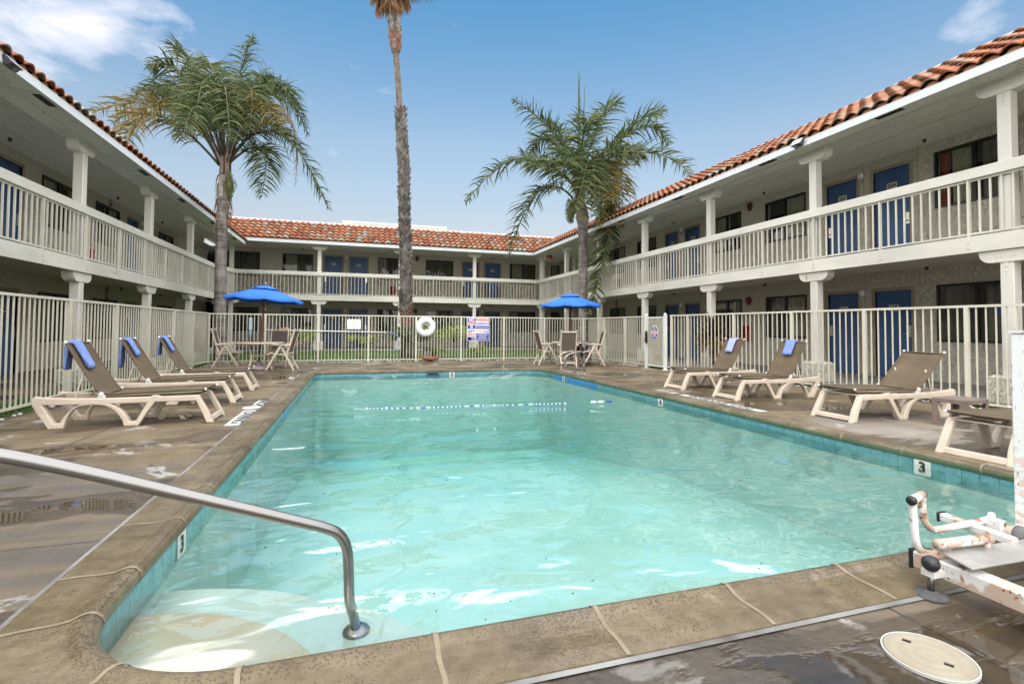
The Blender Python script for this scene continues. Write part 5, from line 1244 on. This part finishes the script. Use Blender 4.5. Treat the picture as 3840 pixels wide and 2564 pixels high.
# paper taped inside the fence in front of door 168
mb=MB(); mb.box(-.235,.14,FY+.012,FY+.016,.945,1.225); tag(mb.build('paper_notice',MT['white_paint']),'blank white sheet taped to the far fence in front of a blue door','paper')
# fallen palm bract and black path light beside it
e=empty('path_light',(2.03,15.35,0),'short black garden light post behind the far fence','garden light')
mb=MB(); mb.cyl((2.03,15.35),.045,0,.30,None,14); mb.cyl((2.03,15.35),.05,.30,.40,MT['black'],14); mb.build('post',base('grey_post',(.10,.10,.12),.5)[0],e)
mb=MB(); v=[];f=[]
for i in range(13):
    t=i/12; x=1.77+t*.62; w_=.09*math.sin(t*PI)**.6+.004; z=.11+.30*(abs(t-.55)**1.7)*(1 if t>.5 else 1.1)-.05
    for k in range(7):
        a=-PI*.75+PI*1.5*k/6; v.append((x,14.86+w_*math.sin(a)*.9,max(.006,z+w_*.8*(1-math.cos(a))-.04)))
for i in range(12):
    for k in range(6): f.append((i*7+k,i*7+k+1,(i+1)*7+k+1,(i+1)*7+k))
mb.add((v,f),None,smooth=True); tag(mb.build('fallen_bract',mottled('red_brown_bract',(.20,.06,.035),(.30,.10,.06),9,.6)),'curled red-brown palm husk lying at the foot of the far fence','palm husk')
# ---------------------------------------------------------------- palms
def frond(base_,mid,tip,length_leaf=.62,mat=None,n=46,seed=0,droop=.55,width=.020,petiole=.16,parent=None,rmat=None,name='frond',twist=0.):
    """pinnate frond: curved rachis with many narrow drooping leaflets"""
    rg=random.Random(seed); P=[]
    b0,m0,t0=Vector(base_),Vector(mid),Vector(tip)
    c=m0*2-(b0+t0)*.5
    N_=28
    for i in range(N_+1):
        t=i/N_; P.append(b0*(1-t)**2+c*2*t*(1-t)+t0*t*t)
    mb=MB(); mb.tube(P,[.034*(1-t/N_)**.8+.005 for t in range(N_+1)],rmat or MT['rachis'],6)
    def pos(t):
        f_=t*N_; i=min(int(f_),N_-1); return P[i].lerp(P[i+1],f_-i),(P[i+1]-P[i]).normalized()
    V=[];F=[]
    for k in range(n):
        t=petiole+(1-petiole)*(k+.5)/n
        L0=length_leaf*(math.sin(min(1,(t-petiole)/(1-petiole)*.80+.16)*PI)**.6)*rg.uniform(.8,1.12)
        if t>.95: L0*=.8
        for sd_ in (-1,1):
            p,d=pos(min(.999,t+rg.uniform(-.005,.005)))
            up=Vector((0,0,1)); side=d.cross(up)
            if side.length<.1: side=Vector((1,0,0))
            side.normalize(); nrm=side.cross(d).normalized()
            # plumose: leaflets leave at several angles round the rachis
            ang=rg.choice((-.45,.0,.35,.75))+rg.uniform(-.15,.15)
            out=(side*sd_*math.cos(ang)+nrm*math.sin(ang))
            dirv=(out*.88+d*rg.uniform(.35,.62)).normalized()
            dr=droop*rg.uniform(.6,1.4); q=p.copy(); w0=width*rg.uniform(.75,1.2); dv=dirv.copy(); st=L0/4
            b=len(V); wr=Vector((rg.uniform(-1,1),rg.uniform(-1,1),rg.uniform(-.6,1.)))
            for j in range(5):
                wv=dv.cross(wr)
                if wv.length<.05: wv=side.copy()
                wv.normalize(); ww=w0*(.55,1.,.9,.55,.08)[j]
                V.append(q-wv*ww*.5); V.append(q+wv*ww*.5)
                q=q+dv*st; dv=(dv+Vector((0,0,-dr*(.30+.18*j)))).normalized()
            for j in range(4): F.append((b+2*j,b+2*j+1,b+2*j+3,b+2*j+2))
    mb.add((V,F),mat,None,False)
    return mb.build(name,None,parent)
def crown_frond(root,Yb,base_,mid,tip,dy=(0,0,0),**k):
    f=lambda p,d: at(p[0],p[1],Yb+d)
    return frond(f(base_,dy[0]),f(mid,dy[1]),f(tip,dy[2]),parent=root,**k)
C1=lambda x,y:(300+x*.4782,100+y*.4782)
C2=lambda x,y:(1720+x*1.1165,250+y*1.1165)
# left queen palm
YP1=15.95; b1=at(826,1368,YP1); 
r1=empty('palm_tree',(b1.x,YP1,0),'feathery palm on the left with yellowing fronds, its trunk passing the blue umbrella','tree')
tp=[at(x,y,YP1) for x,y in ((826,1380),(826,1180),(828,1000),(833,840),(838,760),(842,700),(845,655),(846,618))]
rad=[.165,.158,.148,.142,.165,.170,.150,.10]
mb=MB(); pp_=path_pts(tp,6); rr_=[rad[min(int(i/6),7)]*(1-(i%6)/6)+rad[min(int(i/6)+1,7)]*((i%6)/6) for i in range(len(pp_))]
mb.tube(pp_[:26],rr_[:26],MT['trunk'],18,cap=False); mb.tube(pp_[25:],rr_[25:],MT['bark_top'],18); mb.build('trunk',None,r1)
# old leaf bases and hanging fibres round the neck
rg=random.Random(2); mb=MB()
for k in range(46):
    a=rg.uniform(0,6.28); z0=rg.uniform(.0,1.0); q=tp[3].lerp(tp[6],z0); r=.16
    s=Vector((math.cos(a),math.sin(a),0)); p=q+s*r*.85
    mb.tube([p,p+s*.05+Vector((0,0,-.04)),p+s*(.07+rg.uniform(0,.06))+Vector((0,0,-rg.uniform(.2,.5)))],[.02,.012,.003],MT['leaf_dead'],4,smooth=False)
mb.build('dead_fibres',None,r1)
mb=MB()
for k in range(420):
    a=rg.uniform(-2.2,-.6); z=rg.uniform(0,1)**.8; q=at(862,655,YP1-.22).lerp(at(862,735,YP1-.22),z); w_=.14*math.sin(min(1,z+.15)*PI*.9)+.03
    mb.ball((q.x+rg.uniform(-w_,w_),q.y+rg.uniform(-.10,.05),q.z-rg.uniform(0,.05)),.015,None,5)
mb.tube([at(860,640,YP1-.1),at(862,690,YP1-.2),at(863,745,YP1-.22)],[.03,.09,.02],None,8); mb.build('seed_cluster',MT['seed'],r1)
B=lambda x=1130,y=1060: C1(x,y)
S1=[((1110,1060),(880,540),(425,520),(0,.3,.2),'leaf'),((1100,1060),(820,420),(560,330),(0,-.9,-1.2),'leaf'),((1110,1060),(930,420),(720,150),(0,.9,1.4),'leaf'),
 ((1095,1080),(700,640),(60,690),(0,-.2,.2),'leaf_gold'),((1095,1090),(620,700),(350,940),(0,-.9,-1.6),'leaf_gold'),
 ((1140,1040),(1220,520),(1350,80),(0,.4,.9),'leaf'),((1150,1040),(1440,480),(1690,640),(0,-.7,-1.2),'leaf'),((1160,1050),(1520,520),(1780,840),(0,.4,.6),'leaf'),
 ((1160,1060),(1560,840),(1950,1430),(0,-.4,-.5),'leaf'),((1170,1070),(1420,960),(1425,1330),(0,-.8,-1.3),'leaf'),((1130,1040),(1130,480),(1180,900),(0,-1.5,-2.6),'leaf'),
 ((1120,1040),(1010,440),(900,760),(0,-1.3,-2.4),'leaf'),((1140,1040),(1320,500),(1330,820),(0,-1.3,-2.2),'leaf'),((1130,1040),(1060,420),(1000,300),(0,1.4,2.4),'leaf'),((1150,1040),(1340,460),(1500,480),(0,1.6,2.8),'leaf'),((1100,1050),(800,560),(560,560),(0,1.6,2.8),'leaf'),((1150,1060),(1400,760),(1640,900),(0,1.2,2.2),'leaf'),((1120,1050),(960,620),(800,900),(0,-1.8,-2.9),'leaf'),((1095,1085),(760,640),(250,760),(0,.5,.9),'leaf_gold'),((1150,1060),(1330,640),(1560,760),(0,-1.4,-2.2),'leaf_gold'),((1120,1040),(1120,560),(1080,820),(0,-.8,-1.6),'leaf')]
for i,(b_,m_,t_,dy,mt) in enumerate(S1):
    crown_frond(r1,YP1,C1(*b_),C1(*m_),C1(*t_),dy,mat=MT[mt],seed=20+i,n=100,length_leaf=.82,droop=.66,width=.034)
crown_frond(r1,YP1,C1(1160,1070),C1(1600,690),C1(1690,1250),(0,.3,.3),mat=MT['leaf_dead'],seed=77,n=44,length_leaf=.34,droop=1.0,width=.018,rmat=MT['leaf_dead'])
mb=MB()   # spear and leaf bases at the heart
for k in range(16):
    a=2*PI*k/16; c0=at(845,640,YP1); s=Vector((math.cos(a),math.sin(a),0)); h=rg.uniform(.5,1.0)
    mb.tube([c0+s*.10-Vector((0,0,.15)),c0+s*.10+Vector((0,0,.2)),c0+s*(.16+.25*rg.random())+Vector((0,0,h))],[.06,.045,.015],MT['bark_top'] if k%3 else MT['boot_orange'],6)
mb.build('leaf_bases',None,r1)
# right queen palm
YP2=16.1; b2=at(2190,1368,YP2)
r2=empty('palm_tree',(b2.x,YP2,0),'feathery palm on the right with an upright spear leaf, beside the right-hand umbrella','tree')
tp=[at(x,y,YP2) for x,y in ((2190,1380),(2188,1200),(2186,1050),(2186,960),(2186,900),(2186,855),(2184,815),(2180,770),(2174,720))]
rad=[.175,.168,.162,.158,.156,.175,.235,.17,.10]
pp_=path_pts(tp,6); rr_=[rad[min(int(i/6),8)]*(1-(i%6)/6)+rad[min(int(i/6)+1,8)]*((i%6)/6) for i in range(len(pp_))]
mb=MB(); mb.tube(pp_[:31],rr_[:31],MT['trunk'],20,cap=False); mb.tube(pp_[30:],rr_[30:],MT['bark_top'],20); mb.build('trunk',None,r2)
mb=MB(); c0=at(2172,745,YP2)
for k in range(16):
    a=2*PI*k/16; s=Vector((math.cos(a),math.sin(a),0)); h=rg.uniform(.5,.95)
    mb.tube([c0+s*.12-Vector((0,0,.2)),c0+s*.11+Vector((0,0,.15)),c0+s*(.18+.2*rg.random())+Vector((0,0,h))],[.07,.05,.015],MT['bark_top'] if k%3 else MT['boot_orange'],6)
mb.build('leaf_bases',None,r2)
mb=MB()
for k in range(420):
    q=at(2140,790,YP2-.2); a=rg.uniform(0,6.28); r=rg.random()**.5; z=rg.uniform(-.42,.42); w_=.22*math.sqrt(max(0,1-(z/.45)**2)); mb.ball((q.x+r*w_*math.cos(a),q.y+r*w_*math.sin(a),q.z+z-(.05 if r<.5 else 0)),.020,None,5)
mb.tube([at(2150,745,YP2-.1),at(2140,790,YP2-.2),at(2139,830,YP2-.2)],[.05,.17,.05],None,8); mb.build('seed_cluster',MT['seed'],r2)
S2=[((395,395),(330,240),(183,112),(0,-.2,-.2),'leaf'),((388,405),(215,305),(22,460),(0,-.3,-.4),'leaf'),((382,440),(270,420),(165,640),(0,-.3,-.5),'leaf'),
 ((408,400),(470,190),(535,122),(0,.5,.9),'leaf'),((415,400),(560,220),(692,148),(0,-.4,-.5),'leaf'),((415,405),(590,215),(706,262),(0,-1.1,-1.6),'leaf'),((420,410),(620,290),(786,372),(0,-.2,-.2),'leaf'),
 ((398,400),(310,250),(240,290),(0,.9,1.5),'leaf'),((430,405),(530,340),(545,540),(0,-.9,-1.3),'leaf_gold'),((420,400),(450,330),(455,500),(0,-1.4,-2.2),'leaf'),((412,395),(430,330),(395,480),(0,-1.6,-2.3),'leaf'),
 ((425,415),(500,370),(500,510),(0,-.5,-.8),'leaf'),((400,400),(360,260),(300,180),(0,1.4,2.4),'leaf'),((412,400),(520,270),(600,330),(0,1.3,2.4),'leaf'),((405,400),(420,220),(450,190),(0,-1.2,-2.2),'leaf'),((400,400),(300,330),(250,330),(0,-1.4,-2.4),'leaf'),((415,400),(520,300),(620,300),(0,-1.5,-2.6),'leaf'),((425,410),(490,330),(500,460),(0,-1.0,-1.8),'leaf_gold'),((415,405),(440,340),(420,520),(0,-1.1,-1.8),'leaf_gold'),((405,400),(380,300),(330,420),(0,-1.2,-2.),'leaf')]
for i,(b_,m_,t_,dy,mt) in enumerate(S2):
    crown_frond(r2,YP2,C2(*b_),C2(*m_),C2(*t_),dy,mat=MT[mt],seed=120+i,n=70,length_leaf=.84,droop=.46,width=.050)
crown_frond(r2,YP2,C2(440,420),C2(505,520),C2(425,860),(0,-.5,-.7),mat=MT['leaf'],seed=301,n=84,length_leaf=.72,droop=.35,width=.075,petiole=.30)
for b_,m_,t_,dy,sd_ in (((430,415),(500,400),(515,560),(0,-.6,-.9),302),((420,410),(455,380),(475,540),(0,-.9,-1.3),303),((440,420),(490,430),(470,600),(0,-.3,-.5),304)):
    crown_frond(r2,YP2,C2(*b_),C2(*m_),C2(*t_),dy,mat=MT['leaf_gold'],seed=sd_,n=52,length_leaf=.55,droop=.6,width=.055)
# upright spear leaf
mb=MB(); 
for (x0,y0,x1,y1,r_) in ((2175,690,2170,265,.055),(2180,690,2193,320,.03),(2172,690,2160,360,.012)):
    a,b_=at(x0,y0,YP2),at(x1,y1,YP2); mb.tube([a.lerp(b_,t) for t in (0,.3,.6,.85,1)],[r_*.8,r_*1.05,r_,r_*.5,.004],MT['leaf'],6,smooth=False)
for k in range(26):
    a,b_=at(2175,640,YP2),at(2170,300,YP2); q=a.lerp(b_,k/26); mb.tube([q,q+Vector((rg.uniform(-.10,.10),rg.uniform(-.08,.08),.55))],[.014,.003],MT['leaf'],4,smooth=False)
mb.build('spear_leaf',None,r2)
# tall fan palm in the middle
YP3=17.0; pxs=[(1526,1345),(1524,1240),(1522,1177),(1521,1000),(1516,820),(1514,641),(1506,520),(1501,420),(1499,400),(1492,300),(1485,205),(1484,198),(1480,140),(1478,88),(1476,80),(1474,30),(1472,-60),(1470,-150)]
tp=[at(x,y,YP3) for x,y in pxs]
rad=[.19,.19,.18,.165,.16,.155,.150,.145,.10,.098,.094,.13,.16,.15,.09,.085,.10,.10]
r3=empty('fan_palm',(tp[0].x,YP3,0),'very tall slim fan palm in the middle, crown cut off by the frame','tree')
mb=MB()
pa,ra=[],[]
for i in range(len(tp)-1):
    for k in range(4): t=k/4; pa.append(tp[i].lerp(tp[i+1],t)); ra.append(rad[i]*(1-t)+rad[i+1]*t)
mb.tube(pa,ra,MT['trunk_smooth'],18); mb.build('trunk',None,r3)
def boots(i0,i1,n,size,mat,seed,flare=.06):
    rg=random.Random(seed); mb=MB()
    za,zb=tp[i0],tp[i1]
    for k in range(n):
        t=(k+rg.random())/n; f_=i0+(i1-i0)*0
        # locate on path by length fraction
        z=za.z+(zb.z-za.z)*t
        for j in range(i0,i1):
            if tp[j].z<=z<=tp[j+1].z: break
        u=(z-tp[j].z)/max(1e-6,tp[j+1].z-tp[j].z); c=tp[j].lerp(tp[j+1],u); r=rad[j]*(1-u)+rad[j+1]*u
        a=k*2.39996+rg.uniform(-.25,.25); s=Vector((math.cos(a),math.sin(a),0)); tt=Vector((-math.sin(a),math.cos(a),0)); h=size*rg.uniform(.8,1.3); w_=size*.48*rg.uniform(.8,1.2); o=flare*rg.uniform(.4,1.5)
        b=c+s*r*.92; v=[b-tt*w_*.75,b+tt*w_*.75,b+s*.035+Vector((0,0,h*.25)),b+s*(.02+o)+Vector((0,0,h))-tt*w_*.22,b+s*(.02+o*1.1)+Vector((0,0,h*rg.uniform(.8,1.1)))+tt*w_*.22,b+s*.0+Vector((0,0,h*.9))]
        mb.add(([tuple(q) for q in v],[(0,1,2),(0,2,3),(2,4,3),(2,1,4),(0,3,5),(1,5,4),(3,4,5)]),mat)
    return mb
boots(2,7,520,.19,MT['boot'],5).build('leaf_boots',None,r3)
boots(11,13,90,.22,MT['boot'],6,.05).build('leaf_boots',None,r3)
boots(11,12,44,.24,MT['boot_orange'],7,.06).build('orange_boots',None,r3)
boots(1,2,20,.24,MT['boot_orange'],8,.05).build('orange_boots',None,r3)
# shaggy crown
def fan_leaf(mb,c,d,L_,mat,rg,hang=1.):
    d=d.normalized(); st=c+d*L_*.5; side=d.cross(Vector((0,0,1))).normalized(); mb.tube([c,st],[.02,.012],MT['rachis'],5)
    n=22
    for k in range(n):
        a=-1.35+2.7*k/(n-1); dv=(d*math.cos(a)+side*math.sin(a)).normalized(); q=st.copy(); st_=L_*.55*(.75+.25*math.cos(a))/4; V=[];F=[]
        for j in range(5):
            wv=dv.cross(Vector((0,.3,1))).normalized()*(.030,.034,.026,.014,.003)[j]
            V+= [q-wv,q+wv]; q=q+dv*st_; dv=(dv+Vector((rg.uniform(-.05,.05),rg.uniform(-.05,.05),-hang*(.22+.16*j)))).normalized()
        for j in range(4): F.append((2*j,2*j+1,2*j+3,2*j+2))
        mb.add(([tuple(x) for x in V],F),mat)
ctop=at(1472,-70,YP3); rg=random.Random(12)
for k in range(30):
    a=2*PI*k/30+rg.uniform(-.1,.1); el=R(rg.uniform(-70,-30)) if k%2 else R(rg.uniform(-25,40))
    d=Vector((math.cos(a)*math.cos(el),math.sin(a)*math.cos(el),math.sin(el)))
    mb=MB(); fan_leaf(mb,ctop+Vector((0,0,rg.uniform(-.15,.3))),d,rg.uniform(.9,1.25) if k%2 else rg.uniform(1.3,1.7),MT['leaf_dead'] if k%2 else MT['leaf_gold'] if k%6==2 else MT['leaf'],rg,1.5 if k%2 else 1.0)
    mb.build('frond',None,r3)
mb=MB()
for k in range(260):
    a=rg.uniform(0,6.28); s=Vector((math.cos(a),math.sin(a),0)); p=at(1474,rg.uniform(-60,20),YP3)+s*rg.uniform(.09,.22)
    if k%3==0: p=p+Vector((-.18,0,.05))
    mb.tube([p,p+s*.06-Vector((0,0,.25)),p+s*.08-Vector((0,0,rg.uniform(.35,.62)))],[.012,.012,.003],MT['leaf_dead'],4,smooth=False)
mb.build('dead_skirt',None,r3)
# ---------------------------------------------------------------- garden plants behind the far fence
def small_palm(x,y,h,n,L_,lab,trunk_r=.04,trunk_mat='trunk',mat='leaf_bright',seed=1,droop=.5,name='young_palm',nl=26,leaf=.30,w_=.022):
    e=empty(name,(x,y,0),lab,'plant'); rg=random.Random(seed)
    if h>.02:
        mb=MB(); mb.tube([(x,y,0),(x+.01,y,h*.5),(x,y,h)],[trunk_r*1.15,trunk_r,trunk_r*.8],None,10); mb.build('trunk',MT[trunk_mat],e)
    for k in range(n):
        a=2*PI*k/n+rg.uniform(-.3,.3); up=rg.uniform(.45,1.0); d=Vector((math.cos(a),math.sin(a),0)); b_=Vector((x,y,h))
        frond(b_,b_+d*L_*.55+Vector((0,0,L_*up*.7)),b_+d*L_*1.0+Vector((0,0,L_*(up*.75-.25))),leaf,MT[mat],nl,seed*31+k,droop,w_,.25,e)
    return e
small_palm(1.66,16.35,.52,13,.62,'bushy dark green palm at the foot of the tall fan palm',.17,'boot','leaf',3,.6,leaf=.34)
small_palm(3.09,16.3,.55,9,.60,'young light green palm with a checkered thin trunk, left of the four signs',.035,'trunk','leaf_bright',5,.35,leaf=.36,w_=.034)
small_palm(.18,16.0,.42,8,.40,'thin-stemmed young palm directly behind a post of the far fence, below the rescue pole',.03,'trunk','leaf_bright',6,.4,leaf=.22,w_=.028)
small_palm(-1.75,16.6,.55,8,.50,'small yellow-green palm behind the back of the facing armchair',.03,'trunk','leaf_bright',9,.5,leaf=.28,w_=.026)
small_palm(2.41,16.2,.10,7,.34,'low yellowish shrub right of the black garden light',.02,'trunk','leaf_bright',11,.3,leaf=.20,w_=.026)
small_palm(3.95,16.6,.12,7,.36,'low yellowish shrub under the warning signs',.02,'trunk','leaf_bright',13,.3,leaf=.20,w_=.026)
def blades(name,c,n,L_,lab,mats,seed,droop=.35,w_=.022,up=(-.3,1.3),trunk=None):
    e=empty(name,(c[0],c[1],0),lab,'plant'); rg=random.Random(seed)
    if trunk:
        mb=MB(); mb.tube([(c[0],c[1],0),(c[0],c[1],c[2])],[trunk*1.1,trunk*.8],None,10); mb.build('stem',MT['boot'],e)
    for mi_,mt in enumerate(mats):
        mb=MB()
        for k in range(n):
            a=rg.uniform(0,6.28); el=rg.uniform(*(up if mi_==0 else (-1.1,.1))); d=Vector((math.cos(a)*math.cos(el),math.sin(a)*math.cos(el),math.sin(el))); q=Vector(c); V=[];F=[]; l=L_*rg.uniform(.7,1.05)
            for j in range(6):
                s_=d.cross(Vector((.1,.2,1))); s_.normalize(); ww=w_*(.6,1,1,.8,.45,.04)[j]; V+=[tuple(q-s_*ww),tuple(q+s_*ww)]; q=q+d*l/5; d=(d+Vector((0,0,-droop*.18*(1+j*.6)))).normalized()
            for j in range(5): F.append((2*j,2*j+1,2*j+3,2*j+2))
            mb.add((V,F),MT[mt])
        mb.build('leaves' if mi_==0 else 'old_leaves',None,e)
    return e
blades('spiky_cordyline',(7.92,9.80,.86),105,.66,'spiky dark red cordyline behind the fence by the lavender towel',['cordy','cordy_old'],4,w_=.034,trunk=.05)
blades('red_bromeliad',(-4.05,7.05,.12),18,.36,'red-leaved plant behind the fence at the far left edge',['red_leaf'],6,.3,.024)
blades('red_bromeliad',(7.75,10.25,.05),9,.20,'small red-leaved plant at the foot of the fence right of the gate',['red_leaf'],7,.2,.014)
blades('orange_flower_plant',(-2.15,16.9,.55),26,.42,'orange-flowered leafy plant behind the left-hand umbrella pole',['leaf'],8,.2,.03)
mb=MB(); rg=random.Random(2)
for k in range(14): mb.ball((-2.12+rg.uniform(-.16,.16),16.75,.78+rg.uniform(-.12,.16)),.04,None,6,(1,.6,1.3))
tag(mb.build('orange_blossom',MT['sign_orange']),'orange blossoms beside the left-hand umbrella pole','flowers')
e=empty('garden_sign',(-2.94,16.4,0),'narrow pale blue and teal post sign behind the far fence, near the left-hand palm','sign')
mb=MB(); mb.bbox(-2.99,-2.90,16.38,16.42,.9,1.25,.006,base('pale_blue_panel',(.35,.55,.66),.5)[0]); mb.bbox(-2.985,-2.90,16.38,16.42,.74,.899,.006,base('teal_panel',(.03,.28,.36),.5)[0]); mb.add(text2d('POOL',.035,.002),MT['ink'],lambda x,y,z:Vector((-2.945+x,16.378-z,1.18+y))); mb.add(text2d('HOURS',.028,.002),MT['ink'],lambda x,y,z:Vector((-2.945+x,16.378-z,1.12+y))); mb.build('panel',None,e)
mb=MB(); mb.cyl((-2.945,16.44),.02,0,1.0,None,8); mb.build('post',MT['black'],e)
# ---------------------------------------------------------------- lawn, grass, pebbles, walkways
MT['lawn']=mottled('lawn_soil_green',(.035,.075,.012),(.06,.115,.02),4,.95)
MT['blade']=leafm('grass_blade',(.045,.11,.012),(.07,.15,.02),(.12,.16,.03),.6)
mb=MB(); mb.box(-5.2,9.6,FY+.02,22.3,-.06,.006); mb.box(-4.25,-3.66,-2,FY,-.06,.006); mb.build('lawn',MT['lawn'],kind='structure')
MT['walk']=mottled('grey_walkway_concrete',(.20,.18,.17),(.30,.28,.26),1.2,.7,(30,.002))
mb=MB(); mb.box(-7.2,12.,22.3,26.5,-.05,.010); mb.box(-7.0,-4.25,-3,22.3,-.05,-.004); mb.box(8.35,11.2,-3,22.3,-.05,.010); mb.build('motel_walkway',MT['walk'],kind='structure')
MT['dark_bed']=mottled('dark_soil_bed',(.06,.045,.04),(.11,.085,.07),6,.95,(20,.01))
mb=MB()
for (x0,y0,x1,y1) in ((7.32,11.7,7.60,15.),(7.42,10.5,7.75,8.),(7.66,8.,7.95,5.),(7.86,5.,8.12,2.6)): mb.box(x0,x1,min(y0,y1),max(y0,y1),.001,.008)
mb.box(-3.70,-3.50,-2,15.0,.001,.0065); mb.build('planting_strip',MT['dark_bed'],kind='structure')
rg=random.Random(21); V=[];F=[]
def tuft(x,y,h):
    for j in range(3):
        a=rg.uniform(0,6.28); dx,dy=math.cos(a)*.006,math.sin(a)*.006; lx_,ly_=rg.uniform(-.02,.02),rg.uniform(-.02,.02); b=len(V); hh=h*rg.uniform(.6,1.1)
        V.extend([(x-dx,y-dy,0),(x+dx,y+dy,0),(x+lx_,y+ly_,hh)]); F.append((b,b+1,b+2))
for k in range(15000): tuft(rg.uniform(-4.2,9.),15.12+7.1*rg.random()**1.35,.055)
for k in range(4500): tuft(rg.uniform(-4.1,-3.52),-1+16*rg.random(),.05)
for k in range(3000):
    y=2.6+12*rg.random(); xx=7.27+(10.6-y)*.078 if y<10.6 else 7.30; tuft(xx+rg.uniform(.05,.26),y,.045)
mb=MB(); mb.add((V,F),None); mb.build('grass',MT['blade'],kind='stuff',label='short green grass behind and below the pool fences',cat='grass')
mb=MB()
def peb(x,y):
    r=rg.uniform(.014,.030); mb.ball((x,y,r*.45+.004),r,None,6,(rg.uniform(.8,1.4),rg.uniform(.7,1.2),.65))
for k in range(520): peb(rg.uniform(-3.6,7.2),14.95+rg.gauss(0,.045))
for k in range(170): peb(7.20+rg.gauss(0,.05),11.7+3.2*rg.random())
for k in range(300):
    y=3+7.4*rg.random(); peb(7.27+(10.6-y)*.078-.09+rg.gauss(0,.035),y)
for k in range(120): peb(-3.50+rg.gauss(0,.03),3+12*rg.random())
mb.build('gravel',MT['pebble'],kind='stuff',label='white pebbles along the foot of the fences',cat='gravel')
# things that rest in the leftover world behind the camera: far ground out to the horizon
